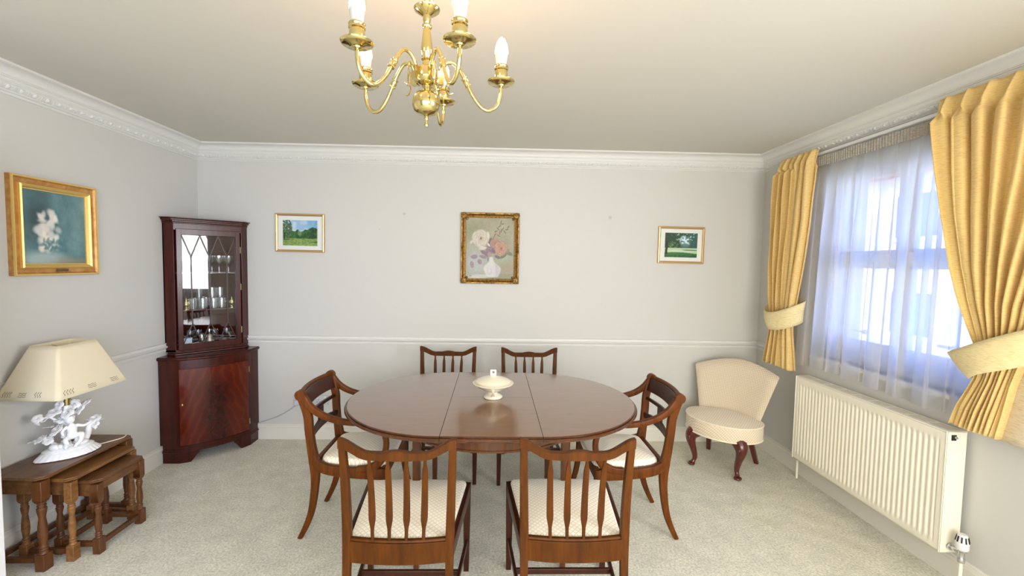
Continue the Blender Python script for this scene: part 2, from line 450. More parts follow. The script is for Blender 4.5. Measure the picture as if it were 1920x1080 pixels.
def door_veneer():
    """flame mahogany: a dark feathered figure up the middle of the door"""
    m = mat('flame_mahogany', rgb(80, 16, 10), .2, coat=.3, spec=.4); nt = m.node_tree; b = nt.nodes['Principled BSDF']; L = nt.links.new
    tcn = N(m, 'ShaderNodeTexCoord')
    mp = N(m, 'ShaderNodeMapping'); mp.inputs['Scale'].default_value = (1, 1, 1)
    L(tcn.outputs['UV'], mp.inputs[0])
    nz = N(m, 'ShaderNodeTexNoise'); nz.inputs['Scale'].default_value = 3.5; nz.inputs['Detail'].default_value = 6; nz.inputs['Distortion'].default_value = 1.2
    L(mp.outputs[0], nz.inputs['Vector'])
    sp = N(m, 'ShaderNodeSeparateXYZ'); L(mp.outputs[0], sp.inputs[0])
    # distance from the centre line, in u
    su = N(m, 'ShaderNodeMath', operation='SUBTRACT'); L(sp.outputs['X'], su.inputs[0]); su.inputs[1].default_value = .5
    ab = N(m, 'ShaderNodeMath', operation='ABSOLUTE'); L(su.outputs[0], ab.inputs[0])
    # flame arcs: wave along v + k*|u|
    mm = N(m, 'ShaderNodeMath', operation='MULTIPLY_ADD'); L(ab.outputs[0], mm.inputs[0]); mm.inputs[1].default_value = 2.4; L(sp.outputs['Y'], mm.inputs[2])
    ad = N(m, 'ShaderNodeMath', operation='MULTIPLY_ADD'); L(nz.outputs['Fac'], ad.inputs[0]); ad.inputs[1].default_value = .5; L(mm.outputs[0], ad.inputs[2])
    wv = N(m, 'ShaderNodeMath', operation='SINE'); ml = N(m, 'ShaderNodeMath', operation='MULTIPLY'); L(ad.outputs[0], ml.inputs[0]); ml.inputs[1].default_value = 24
    L(ml.outputs[0], wv.inputs[0])
    # centre mask
    mk = N(m, 'ShaderNodeMapRange'); mk.inputs['From Min'].default_value = .10; mk.inputs['From Max'].default_value = .28
    mk.inputs['To Min'].default_value = 1; mk.inputs['To Max'].default_value = 0
    nb = N(m, 'ShaderNodeMath', operation='MULTIPLY_ADD'); L(nz.outputs['Fac'], nb.inputs[0]); nb.inputs[1].default_value = .25
    L(ab.outputs[0], nb.inputs[2]); sb = N(m, 'ShaderNodeMath', operation='SUBTRACT'); L(nb.outputs[0], sb.inputs[0]); sb.inputs[1].default_value = .1
    L(sb.outputs[0], mk.inputs['Value'])
    r = N(m, 'ShaderNodeValToRGB'); r.color_ramp.elements[0].color = rgb(86, 22, 6); r.color_ramp.elements[1].color = rgb(98, 32, 9)
    L(wv.outputs[0], r.inputs[0])
    mx = N(m, 'ShaderNodeMix', data_type='RGBA'); mv = N(m, 'ShaderNodeMapRange'); mv.inputs['From Min'].default_value = .92; mv.inputs['From Max'].default_value = .70; L(sp.outputs['Y'], mv.inputs['Value'])
    wn = N(m, 'ShaderNodeTexNoise'); wn.inputs['Scale'].default_value = 9; wn.inputs['Distortion'].default_value = 2.5; L(mp.outputs[0], wn.inputs['Vector'])
    wr = N(m, 'ShaderNodeMapRange'); wr.inputs['From Min'].default_value = .35; wr.inputs['From Max'].default_value = .6; wr.inputs['To Min'].default_value = .65; L(wn.outputs['Fac'], wr.inputs['Value'])
    f1 = N(m, 'ShaderNodeMath', operation='MULTIPLY'); L(mk.outputs[0], f1.inputs[0]); L(mv.outputs[0], f1.inputs[1])
    f2 = N(m, 'ShaderNodeMath', operation='MULTIPLY'); L(f1.outputs[0], f2.inputs[0]); L(wr.outputs[0], f2.inputs[1])
    L(f2.outputs[0], mx.inputs['Factor']); L(r.outputs[0], mx.inputs['A'])
    mx.inputs['B'].default_value = rgb(46, 7, 4)
    L(mx.outputs['Result'], b.inputs['Base Color'])
    return m
M['flame'] = door_veneer()

# ================================================================== SETTING
EXT = .35
struct(MB().bx(XL - EXT, XR + .3, YF - .3, D + .3, -.1, 0), 'floor', M['carpet'])
struct(MB().bx(XL - EXT, XR + .3, YF - .3, D + .3, H, H + .1), 'ceiling', M['ceiling'])
struct(MB().bx(XL - EXT, XR + .3, D, D + .3, 0, H), 'wall_back', M['wall'])
# left wall
struct(MB().bx(XL - EXT, XL, YF - .3, D, 0, H), 'wall_left', M['wall'])
# right wall with its window opening, plus an unseen one added for light
w = MB(); X1 = XR + .3
w.bx(XR, X1, YF - .3, -1.15, 0, H); w.bx(XR, X1, .45, W2Y0, 0, H); w.bx(XR, X1, W2Y1, D, 0, H)
w.bx(XR, X1, -1.15, .45, 0, W2Z0); w.bx(XR, X1, -1.15, .45, W2Z1, H)
w.bx(XR, X1, W2Y0, W2Y1, 0, W2Z0); w.bx(XR, X1, W2Y0, W2Y1, W2Z1, H)
struct(w, 'wall_right', M['wall'])
# wall behind the camera; wide unseen opening put in to admit light
w = MB(); gx0, gx1, gz1 = -1.4, 1.9, 2.2
w.bx(XL, gx0, YF - .08, YF, 0, H); w.bx(gx1, XR, YF - .08, YF, 0, H); w.bx(gx0, gx1, YF - .08, YF, gz1, H)
w.bx(gx0, gx1, YF - .08, YF, 0, .1)
struct(w, 'wall_front', M['wall'])
f = MB()
for i in range(5):
    x = lerp(gx0 + .03, gx1 - .03, i / 4); f.bx(x - .03, x + .03, YF - .07, YF - .02, .1, gz1)
f.bx(gx0, gx1, YF - .07, YF - .02, .1, .17); f.bx(gx0, gx1, YF - .07, YF - .02, gz1 - .06, gz1)
o = struct(f, 'added_rear_window', M['upvc'], bevel=.004)  # frame for the unseen rear opening, added along with its lamp

f = MB()
for y in (-1.15, -.35, .45):
    yy = min(max(y, -1.12), .42); f.bx(XR + .07, XR + .13, yy - .03, yy + .03, W2Z0, W2Z1)
f.bx(XR + .07, XR + .13, -1.15, .45, W2Z0, W2Z0 + .06); f.bx(XR + .07, XR + .13, -1.15, .45, W2Z1 - .06, W2Z1)
struct(f, 'added_side_window', M['upvc'], bevel=.004)  # frame of the made-up side window that admits the added light

# cornice: profile (distance out from wall, height), run round three walls with mitres
cp = .1136
prof = [(0, 2.2764), (.006, 2.2764), (.010, 2.283), (.013, 2.287), (.021, 2.288), (.021, 2.295), (.024, 2.297),
        (.030, 2.300), (.037, 2.306), (.042, 2.314), (.043, 2.321), (.047, 2.322), (.047, 2.328), (.050, 2.329),
        (.052, 2.345), (.057, 2.346), (.057, 2.351), (.061, 2.352)]
for k in range(1, 9):
    a = pi / 2 * k / 8; prof.append((.061 + .043 * (1 - cos(a)), 2.352 + .034 * sin(a)))
prof += [(.106, 2.387), (.1136, 2.389), (.1136, 2.4), (0, 2.4)]
def run_profile(mb, prof, segs):
    """segs: list of corner functions p -> (x, y)"""
    rings = [[(*c(p), z) for p, z in prof] for c in segs]
    mb.loft(rings, True)
corners = [lambda p: (XL + p, YF), lambda p: (XL + p, D - p), lambda p: (XR - p, D - p), lambda p: (XR - p, YF)]
names3 = ('left', 'back', 'right')
def egg_run(mb, a, b, out):
    """egg and dart blocks from a to b (xy), out = unit normal into the room"""
    a = Vector(a); b = Vector(b); L_ = (b - a).length; n = int(L_ / .062); t = (b - a).normalized(); o3 = Vector(out)
    nn = (o3 * .68 - Vector((0, 0, .73))).normalized(); ss = (o3 * .73 + Vector((0, 0, .68))).normalized()
    rot = Matrix((t, nn, ss)).transposed()
    for k in range(n):
        c = a + t * ((k + .5) * L_ / n)
        base = Vector((c.x, c.y, 0)) + o3 * .0335 + Vector((0, 0, 2.3075))
        mb.ell(base + nn * .002, (.0105, .0085, .0125), 10, 6, rot)
        for r_, h_ in ((.0165, .0135), (.0225, .0145)):
            arc = [base + nn * .0025 + t * (r_ * sin(q)) - ss * (h_ * cos(q)) + ss * .002 for q in [radians(d_) for d_ in range(-105, 106, 21)]]
            mb.tube(arc, .0023, 5, up=tuple(nn))
        mb.box(base + t * (L_ / n / 2) + nn * .002, (.004, .007, .024), rot=rot)
for i, nm in enumerate(names3):
    mb = MB(); run_profile(mb, prof, corners[i:i + 2])
    if nm == 'left': egg_run(mb, (XL, .6, 0), (XL, D - .04, 0), (1, 0, 0))
    if nm == 'back': egg_run(mb, (XL + .04, D, 0), (XR - .04, D, 0), (0, -1, 0))
    if nm == 'right': egg_run(mb, (XR, D - .04, 0), (XR, .6, 0), (-1, 0, 0))
    o = struct(mb, 'trim_%d' % (i + 1), M['plaster'], ang=30)
# dado rail
dprof = [(0, .799), (.004, .799), (.007, .806), (.010, .812), (.010, .817), (.006, .819), (.008, .824), (.016, .832), (.022, .838),
         (.022, .843), (.012, .847), (.009, .853), (.009, .860), (.013, .862), (.013, .867), (0, .868)]
ends = {'left': [lambda p: (XL + p, YF), lambda p: (XL + p, D - p)], 'back': [lambda p: (XL + p, D - p), lambda p: (XR - p, D - p)],
        'right': [lambda p: (XR - p, D - p), lambda p: (XR - p, W2Y1 + .06)]}
for i, nm in enumerate(names3):
    mb = MB(); run_profile(mb, dprof, ends[nm]); struct(mb, 'trim_%d' % (i + 4), M['trimwhite'], ang=30)
bprof = [(0, 0), (.020, 0), (.020, .098), (.016, .100), (.016, .104), (.013, .112), (.008, .116), (.010, .119), (.006, .125), (0, .126)]
for i, nm in enumerate(names3):
    mb = MB(); run_profile(mb, bprof, corners[i:i + 2]); struct(mb, 'baseboard_' + nm, M['base'], ang=30)

# window in the right wall
wf = MB(); xf0, xf1 = XR + .07, XR + .135
F = .062
ys = [W2Y0, 1.84, 2.36, W2Y1]
wf.bx(xf0, xf1, W2Y0, W2Y1, W2Z0, W2Z0 + .14); wf.bx(xf0, xf1, W2Y0, W2Y1, W2Z1 - .055, W2Z1)
wf.bx(xf0, xf1, W2Y0, W2Y0 + F, W2Z0 + .14, W2Z1 - .055); wf.bx(xf0, xf1, W2Y1 - F, W2Y1, W2Z0 + .14, W2Z1 - .055)
for y in (1.875, 2.39): wf.bx(xf0, xf1, y - .037, y + .037, W2Z0 + .14, W2Z1 - .055)
win = struct(wf, 'window_1', M['upvc'], bevel=.006)
tb = MB()
edges = [(W2Y0 + F, 1.838), (1.912, 2.353), (2.427, W2Y1 - F)]
for a, b in edges:
    tb.bx(xf0 - .004, xf1 - .01, a, b, 1.51, 1.588)
tb.build('transom', M['upvc'], win, bevel=.005)
for a, b in edges:
    for z0, z1 in ((1.025, 1.51), (1.588, 2.065)):
        s_ = MB()
        for q in (0, .016):
            s_.bx(xf0 + .012, xf0 + .03, a, a + .016, z0, z1); s_.bx(xf0 + .012, xf0 + .03, b - .016, b, z0, z1)
            break
        s_.bx(xf0 + .012, xf0 + .03, a, b, z0, z0 + .016); s_.bx(xf0 + .012, xf0 + .03, a, b, z1 - .016, z1)
        so = s_.build('sash_bead', M['upvc'], win)
        g = MB(); g.bx(xf0 + .03, xf0 + .034, a, b, z0, z1); g.build('glass_pane', M['winpane'], so)
for y in (2.62, 2.10, 1.6):
    hd = MB(); hd.box((xf0 - .012, y, 1.10), (.012, .10, .016)); hd.box((xf0 - .004, y - .03, 1.10), (.014, .03, .028))
    hd.build('window_handle', M['plastic'], win, bevel=.003)
struct(MB().bx(XR - .016, XR + .09, W2Y0 - .05, W2Y1 + .05, W2Z0 - .03, W2Z0), 'window_sill', M['trimwhite'], bevel=.008)

# open white door against the left wall, only its edge shows
door = empty('door_1', (XL + .04, 1.14, 0), 0); door['kind'] = 'structure'
dm = MB(); ang = math.atan2(.224, .78)
rd = Matrix.Rotation(-ang, 3, 'Z')
dm.box(rd @ Vector((0, .385, 1.0)), (.04, .77, 1.98), rot=rd)
dm.build('door_leaf', M['trimwhite'], door, bevel=.003)
pm = MB()
for z0, z1 in ((.2, .8), (1.0, 1.8)):
    for y0, y1 in ((.1, .34), (.44, .67)):
        pm.box(rd @ Vector((.022, (y0 + y1) / 2, (z0 + z1) / 2)), (.008, y1 - y0, z1 - z0), rot=rd)
pm.build('door_panel', M['trimwhite'], door, bevel=.003)
hn = MB(); hn.tube([rd @ Vector((.02, .71, 1.0)), rd @ Vector((.065, .71, 1.0)), rd @ Vector((.068, .60, 1.0))], .009, 8)
hn.build('door_handle', M['brass'], door)

# ================================================================== OUTSIDE
hs = empty('neighbouring_house', (9.0, 3.0, 0), 0, 'sunlit white rendered house seen through the net curtain', 'building')
hm = MB(); hm.bx(0, 4, -8, 14, -3, 3.6); hm.build('wall', M['house'], hs)
rf = MB(); rf.prism([(-.35, 3.55), (4.35, 3.55), (2.0, 5.0)], -8.3, 14.3, 'y'); rf.build('roof', M['roof'], hs)
for y in (-6, -3, 0, 3, 6, 9, 12):
    for z in (.0, 2.1):
        wn = MB(); wn.bx(-.03, .02, y - .55, y + .55, z, z + 1.1); wo = wn.build('window', M['upvc'], hs)
        wn = MB(); wn.bx(-.04, -.028, y - .45, y - .04, z + .1, z + 1.0); wn.bx(-.04, -.028, y + .04, y + .45, z + .1, z + 1.0); wn.build('pane', M['houseglass'], wo)
g = MB(); g.bx(XR + .8, 30, -20, 25, -3.1, -3.0)
struct(g, 'ground_outside', M['lawn'])

# ================================================================== FURNITURE
# ---------------- oval dining table
TX, TY, TZ, TR, TW = 0.0, 2.341, .75, .548, .444
def oval(r, n=40, hw=TW / 2):
    out = []
    for k in range(n + 1):
        a = -pi / 2 + pi * k / n; out.append((hw + r * cos(a), r * sin(a)))
    for k in range(n + 1):
        a = pi / 2 + pi * k / n; out.append((-hw + r * cos(a), r * sin(a)))
    return out
table = empty('dining_table', (TX, TY, 0), 0, 'oval extending mahogany dining table with polished top in the middle of the room', 'table')
edge_prof = [(-.012, .750), (-.006, .7495), (-.001, .7475), (-.001, .7455), (-.005, .7445), (-.005, .7425), (.004, .7420), (.008, .738), (.008, .731), (.003, .726), (-.006, .723), (-.03, .722)]
def half_ring(r, side, n=40):
    out = [(0, -r)] if False else []
    for k in range(n + 1):
        a = -pi / 2 + pi * k / n; out.append((side * (TW / 2 + r * cos(a)), r * sin(a)))
    return out
gap = .0012
def top_face(mb):
    for i, f_ in enumerate(mb.f):
        if all(mb.v[k][2] > .7493 for k in f_): mb.m[i] = 0
for side in (-1, 1):
    tp = MB()
    rings = []
    for dr, z in edge_prof:
        r = TR + dr
        ring = [(side * (TW / 2 + gap), -r, z)] + [(side * (TW / 2 + gap) + side * (r * cos(-pi / 2 + pi * k / 48)), r * sin(-pi / 2 + pi * k / 48), z) for k in range(1, 48)] + [(side * (TW / 2 + gap), r, z)]
        rings.append(ring)
    tp.loft(rings, True, 1); top_face(tp)
    tp.build('table_end', [M['tabletop'], M['tableedge']], table, ang=25)
for s_ in (-1, 1):
    tp = MB()
    rings = []
    for dr, z in edge_prof:
        y = s_ * (TR + dr)
        rings.append([(-TW / 2 + gap, s_ * gap * .6, z), (TW / 2 - gap, s_ * gap * .6, z), (TW / 2 - gap, y, z), (-TW / 2 + gap, y, z)])
    tp.loft(rings, True, 1); top_face(tp)
    tp.build('table_leaf', [M['tabletop'], M['tableedge']], table, ang=25)
ap = MB()
def ring_el(a, b, z, n=72): return [(a * cos(2 * pi * k / n), b * sin(2 * pi * k / n), z) for k in range(n)]
ap.loft([ring_el(.50, .487, .722), ring_el(.50, .487, .664), ring_el(.503, .490, .660), ring_el(.503, .490, .652), ring_el(.49, .477, .650),
         ring_el(.475, .465, .652), ring_el(.475, .465, .722)], False)
ap.build('apron', M['tableedge'], table, ang=35)
for sx in (-1, 1):
    for sy in (-1, 1):
        lg = MB()
        x, y = sx * .355, sy * .325
        R45 = None
        lg.loft([[(x + p * q, y + r * q, z) for p, r in ((-1, -1), (1, -1), (1, 1), (-1, 1))] for q, z in ((.012, 0), (.0125, .02), (.015, .25), (.0185, .62), (.0185, .721))])
        lg.build('leg', M['tableedge'], table, bevel=.002)
sl = MB(); sl.bx(-.50, .50, -.20, -.16, .68, .72); sl.bx(-.50, .50, .16, .20, .68, .72)
sl.build('extension_runner', M['darkwood'], table)

# ---------------- covered dish on the table
dish = empty('covered_dish', (.005, 2.338, TZ), 0, 'cream lidded pedestal serving dish standing on the dining table', 'dish')
b = MB()
b.lathe([(0, 0), (.050, 0), (.053, .004), (.052, .010), (.040, .018), (.026, .024), (.022, .030), (.030, .036), (.060, .048), (.088, .064), (.100, .074), (.112, .080), (.113, .083), (.108, .086), (.09, .082), (0, .07)], 48)
bo = b.build('bowl', M['creamceramic'], dish, ang=60)
for a in (0, pi):
    h = MB()
    pth = catmull([(0, -.098, .072), (0, -.088, .052), (0, -.064, .030), (0, -.045, .020)], 6)
    rz = Matrix.Rotation(a, 3, 'Z')
    h.sweep([rz @ p for p in pth], lambda t: rrect(.016 - .006 * sin(pi * t) + .006 * t, .007), up=tuple(rz @ Vector((0, -1, .3))))
    h.build('strap_handle', M['creamceramic'], bo, ang=60)
l = MB()
l.lathe([(0, .084), (.100, .084), (.104, .088), (.098, .094), (.080, .103), (.055, .112), (.030, .118), (.018, .121), (.014, .126), (0, .126)], 48)
lo = l.build('lid', M['creamceramic'], dish, ang=60)
k_ = MB()
ringp = [(.0165 * (1 if abs(cos(a)) > .7 else 1) * max(-1, min(1, 1.35 * cos(a))), .0155 * max(-1, min(1, 1.35 * sin(a)))) for a in [2 * pi * i / 32 for i in range(32)]]
inn = [(.007 * cos(2 * pi * i / 32), .007 * sin(2 * pi * i / 32)) for i in range(32)]
rings = [[(x, -.006, z + .140) for x, z in ringp], [(x, .006, z + .140) for x, z in ringp], [(x, .006, z + .142) for x, z in inn], [(x, -.006, z + .142) for x, z in inn], [(x, -.006, z + .140) for x, z in ringp]]
k_.loft(rings, False); k_.build('knob', M['creamceramic'], lo, ang=50)
gl = MB(); gl.lathe([(.1015, .0895), (.1022, .0912), (.1005, .0920), (.0998, .0903)], 48, mi=0)
gl.build('painted_line', M['goldline'], lo)

# ---------------- side chairs
def cushion(mb, outline, z0, z1, dome=.02, inset=.03):
    """outline: list of (x,y); rounded-edge pad"""
    cx = sum(p[0] for p in outline) / len(outline); cy = sum(p[1] for p in outline) / len(outline)
    def ring(k, z): return [(cx + (x - cx) * k, cy + (y - cy) * k, z) for x, y in outline]
    rings = [ring(.98, z0), ring(1.0, z0 + .004)]
    for i in range(1, 6):
        a = pi / 2 * i / 5; rings.append(ring(1 - inset * 2 * (1 - cos(a)), z0 + .004 + (z1 - z0 - .004) * sin(a)))
    for i in range(1, 9):
        t = i / 8; rings.append(ring((1 - inset * 2) * (1 - t) + .0001, z1 + dome * (1 - (1 - t) ** 2)))
    mb.loft(rings, True)
def trap(wb, wf, yb, yf, r=.03, n=6, bow=.0):
    """rounded trapezoid outline: rear width wb at yb, front width wf at yf"""
    pts = []
    cs = [(wf / 2, yf), (-wf / 2, yf), (-wb / 2, yb), (wb / 2, yb)]
    for i, (x, y) in enumerate(cs):
        p = Vector((x, y)); a = (Vector(cs[i - 1]) - p).normalized(); b_ = (Vector(cs[(i + 1) % 4]) - p).normalized()
        s0 = p + a * r; s1 = p + b_ * r
        for k in range(n):
            t = k / (n - 1); pts.append(tuple((1 - t) ** 2 * s0 + 2 * t * (1 - t) * p + t * t * s1))
        if i == 0:
            for k in range(1, 8):
                t = k / 8; q = s1 + (Vector((-wf / 2 + r, yf)) - s1) * t; pts.append((q.x, q.y + bow * 4 * t * (1 - t)))
    return pts

def make_side_chair():
    root = empty('dining_chair', (0, 0, 0))
    wm = M['chairwood']
    # local: x right, y forward, rear at -y
    crest_z = lambda u: .845 - .045 * sstep(min(1, (1 - abs(u)) / .55)) + .007 * max(0, 1 - (abs(u) / .22) ** 2)
    crest_b = lambda u: interp(abs(u), [(0, .768), (.5, .770), (.62, .776), (.80, .796), (.90, .806), (1, .806)])
    cr = MB(); n = 48; rings = []
    for i in range(n + 1):
        u = -1 + 2 * i / n; x = .216 * u; y = -.262 + .020 * u * u * 1.0
        zt, zb = crest_z(u), crest_b(u)
        rings.append([(x, y - .013, zb + .002), (x, y - .014, zt - .003), (x, y - .011, zt), (x, y + .008, zt), (x, y + .011, zt - .003), (x, y + .010, zb)])
    cr.loft(rings, True); cr.build('crest_rail', wm, root, ang=40)
    for s in (-1, 1):
        p = catmull([(s * .190, -.262, 0), (s * .191, -.240, .25), (s * .192, -.224, .42), (s * .194, -.222, .55), (s * .198, -.231, .70), (s * .201, -.243, .80), (s * .201, -.243, .815)], 6)
        lg = MB(); lg.sweep(p, lambda t: rrect(interp(t, [(0, .024), (.4, .033), (1, .024)]), interp(t, [(0, .024), (.5, .030), (1, .020)]), .14, 3), up=(0, 1, 0))
        lg.build('rear_leg', wm, root, ang=40)
        fl = MB()
        fl.loft([[(s * .230 + a * q, .218 + b_ * q, z) for a, b_ in ((-1, -1), (1, -1), (1, 1), (-1, 1))] for q, z in ((.012, 0), (.017, .34), (.0175, .43))])
        fl.build('front_leg', M['darkwood'], root, bevel=.002)
        sr = MB(); a = Vector((s * .196, -.215, .405)); b2 = Vector((s * .235, .215, .405)); sr.sweep([a, b2], rrect(.022, .058, .1, 3))
        sr.build('side_rail', M['darkwood'], root, ang=40)
        st = MB(); st.sweep([(s * .190, -.245, .15), (s * .231, .214, .15)], rrect(.014, .026, .15, 3)); st.build('stretcher', M['darkwood'], root, ang=40)
    st = MB(); st.sweep([(-.21, .0, .15), (.21, .0, .15)], rrect(.014, .024, .15, 3)); st.build('stretcher', M['darkwood'], root, ang=40)
    fr = MB(); fr.sweep([(-.236, .222, .405), (-.1, .232, .405), (0, .235, .405), (.1, .232, .405), (.236, .222, .405)], rrect(.022, .056, .1, 3)); fr.build('front_rail', M['darkwood'], root, ang=40)
    # rear rail, curved backwards, with the shoe the spindles stand in
    rr = MB(); rings = []
    for i in range(17):
        u = -1 + 2 * i / 16; x = .180 * u; y = -.226 - .016 * (1 - u * u)
        rings.append([(x, y - .012, .366), (x, y + .012, .366), (x, y + .012, .448), (x, y - .012, .448)])
    rr.loft(rings, True); rings = []
    for i in range(17):
        u = -1 + 2 * i / 16; x = .178 * u; y = -.224 - .016 * (1 - u * u)
        rings.append([(x, y - .010, .448), (x, y + .012, .448), (x, y + .008, .457), (x, y - .006, .457)])
    rr.loft(rings, True); rr.build('rear_rail', wm, root, bevel=.002)
    for k in range(4):
        sp = MB(); q = (k - 1.5)
        a = Vector((q * .063, -.226 - .016 * (1 - (q * .36) ** 2), .450)); b2 = Vector((q * .068, -.262 + .02 * (q * .33) ** 2, .775))
        wtab = [(0, .012), (.14, .013), (.24, .025), (.3, .026), (.75, .022), (.84, .021), (.93, .012), (1, .012)]
        pts = [a + (b2 - a) * t + Vector((0, .012 * sin(pi * t), 0)) for t in [i / 40 for i in range(41)]]
        sp.sweep(pts, lambda t: rrect(interp(t, wtab), .009, .3, 3), up=(0, 1, 0))
        sp.build('spindle', wm, root, ang=40)
    cu = MB(); cushion(cu, trap(.375, .458, -.210, .220, .025, 6, .01), .430, .449, .014, .02)
    cu.build('seat', M['seatfabric'], root, ang=60)
    return root
chair0 = make_side_chair()
spots = [(-.343, 1.795, 0, 'slat-back dining chair nearest the lamp, on the near side of the table'),
         (.322, 1.805, 0, 'slat-back dining chair nearest the radiator, on the near side of the table'),
         (-.341, 3.045, pi, 'slat-back dining chair against the far wall, behind the left end of the table leaf'),
         (.281, 3.035, pi, 'slat-back dining chair against the far wall, right of the cream dish')]
for i, (x, y, rz, lab) in enumerate(spots):
    c = chair0 if i == 0 else copy_tree(chair0)
    c.location = (x, y, 0); c.rotation_euler.z = rz
    tag(c, lab, 'chair', 'slat-back dining chairs')

# ---------------- armchairs (local y forward)
def make_armchair():
    root = empty('carver_chair', (0, 0, 0)); wm = M['armwood']
    for s in (-1, 1):
        rearx = lambda z: s * interp(z, [(0, .180), (.42, .186), (.81, .205)])
        # rear leg and back upright in one sabre curve
        prof_ = [(-.268, 0.0), (-.238, .06), (-.208, .14), (-.190, .24), (-.182, .34), (-.186, .42), (-.198, .50), (-.208, .60), (-.212, .67), (-.228, .735), (-.245, .785)]
        p = catmull([(rearx(z), y, z) for y, z in prof_], 4)
        wt = [(0, .024), (.35, .040), (.5, .054), (.62, .044), (.85, .044), (1, .046)]
        lg = MB(); lg.sweep(p, lambda t: rrect(.028, interp(t, wt), .22, 4), up=(0, 1, 0))
        # rolled scroll on top
        rr = []
        for xx in (-.015, .015): rr.append([(rearx(.8) + xx, -.247 + .027 * cos(2 * pi * k / 20), .787 + .027 * sin(2 * pi * k / 20)) for k in range(20)])
        lg.loft(rr, True)
        lg.build('rear_leg', wm, root, ang=50)
        # arm: from the scroll down and forward, then turning down and curling back onto the side rail
        ax = lambda y: s * interp(y, [(-.24, .203), (0, .232), (.2, .245)])
        ap_ = [(-.235, .775), (-.205, .735), (-.165, .702), (-.115, .678), (-.05, .660), (.02, .652), (.09, .650), (.150, .640), (.190, .612), (.206, .570), (.205, .520), (.188, .470), (.152, .430), (.105, .410), (.055, .408)]
        p = catmull([(ax(y), y, z) for y, z in ap_], 5)
        wt2 = [(0, .040), (.2, .034), (.5, .027), (.72, .030), (.88, .044), (1, .030)]
        am = MB(); am.sweep(p, lambda t: rrect(.028, interp(t, wt2), .3, 4), up=(s * 1.0, 0, 0.001)) if False else am.sweep(p, lambda t: rrect(interp(t, wt2), .028, .3, 4), up=(1, 0, 0))
        am.build('arm', wm, root, ang=50)
        # side rail, meeting the rear leg in a swept curve
        sp = catmull([(s * .188, -.190, .455), (s * .192, -.172, .415), (s * .202, -.12, .392), (s * .215, -.03, .384), (s * .232, .08, .384), (s * .246, .19, .388)], 5)
        sr = MB(); sr.sweep(sp, lambda t: rrect(.026, interp(t, [(0, .03), (.3, .052), (1, .060)]), .15, 3)); sr.build('side_rail', wm, root, ang=50)
        fp = catmull([(s * .244, .190, .415), (s * .246, .192, .30), (s * .248, .205, .18), (s * .250, .238, .06), (s * .252, .262, 0)], 5)
        fl = MB(); fl.sweep(fp, lambda t: rrect(.028, interp(t, [(0, .040), (.5, .032), (1, .022)]), .2, 3), up=(0, 1, 0)); fl.build('front_leg', wm, root, ang=50)
    # top rail between the scrolls, curved in plan, with rolled top
    def xr(mb, z0, z1, th, y0, bow, half, nn=16):
        rings = []
        for i in range(nn + 1):
            u = -1 + 2 * i / nn; x = half * u; y = y0 - bow * (1 - u * u)
            lean = (z1 - z0) * .28
            rings.append([(x, y - th / 2, z0), (x, y + th / 2, z0), (x, y + th / 2 - lean, z1), (x, y - th / 2 - lean, z1)])
        mb.loft(rings, True)
    tr = MB(); xr(tr, .712, .790, .020, -.220, .030, .192); tr.build('top_rail', M['darkwood'], root, bevel=.003)
    tr = MB()
    tr.tube([(.192 * u, -.247 - .030 * (1 - u * u), .795) for u in [-1 + i / 8 for i in range(17)]], .013, 10)
    tr.build('rolled_edge', wm, root, ang=60)
    tr = MB(); xr(tr, .655, .672, .014, -.212, .022, .192); tr.build('back_rail', M['darkwood'], root, bevel=.002)
    tr = MB()
    rings = []
    for i in range(21):
        u = -1 + 2 * i / 20; x = .185 * u; y = -.200 - .020 * (1 - u * u); hgt = .030 + .050 * (1 - abs(u)) ** 1.0
        rings.append([(x, y - .007, .545), (x, y + .007, .545), (x, y + .007, .545 + hgt * .55 + .012), (x, y - .007, .545 + hgt * .55 + .012)])
    tr.loft(rings, True); tr.build('lower_back_rail', M['darkwood'], root, bevel=.002)
    tr = MB(); tr.box((0, -.226, .620), (.055, .014, .082)); tr.build('centre_tablet', M['darkwood'], root, bevel=.003)
    tr = MB(); tr.sweep([(-.185, -.186, .395), (.185, -.186, .395)], rrect(.024, .056, .1, 3)); tr.build('rear_rail', wm, root, ang=40)
    tr = MB(); tr.sweep([(-.244, .195, .390), (.244, .195, .390)], rrect(.026, .058, .1, 3)); tr.build('front_rail', wm, root, ang=40)
    cu = MB(); cushion(cu, trap(.345, .45, -.165, .205, .05, 7, .008), .405, .440, .022, .04)
    cu.build('seat', M['seatfabric'], root, ang=60)
    return root
arm0 = make_armchair(); arm0.location = (-.752, 2.44, 0); arm0.rotation_euler.z = -pi / 2
tag(arm0, 'mahogany armchair at the left end of the dining table, nearest the corner cabinet', 'chair', 'armchairs at the ends of the table')
arm1 = copy_tree(arm0); arm1.location = (.752, 2.435, 0); arm1.rotation_euler.z = pi / 2
tag(arm1, 'mahogany armchair at the right end of the dining table, next to the cream bedroom chair', 'chair', 'armchairs at the ends of the table')

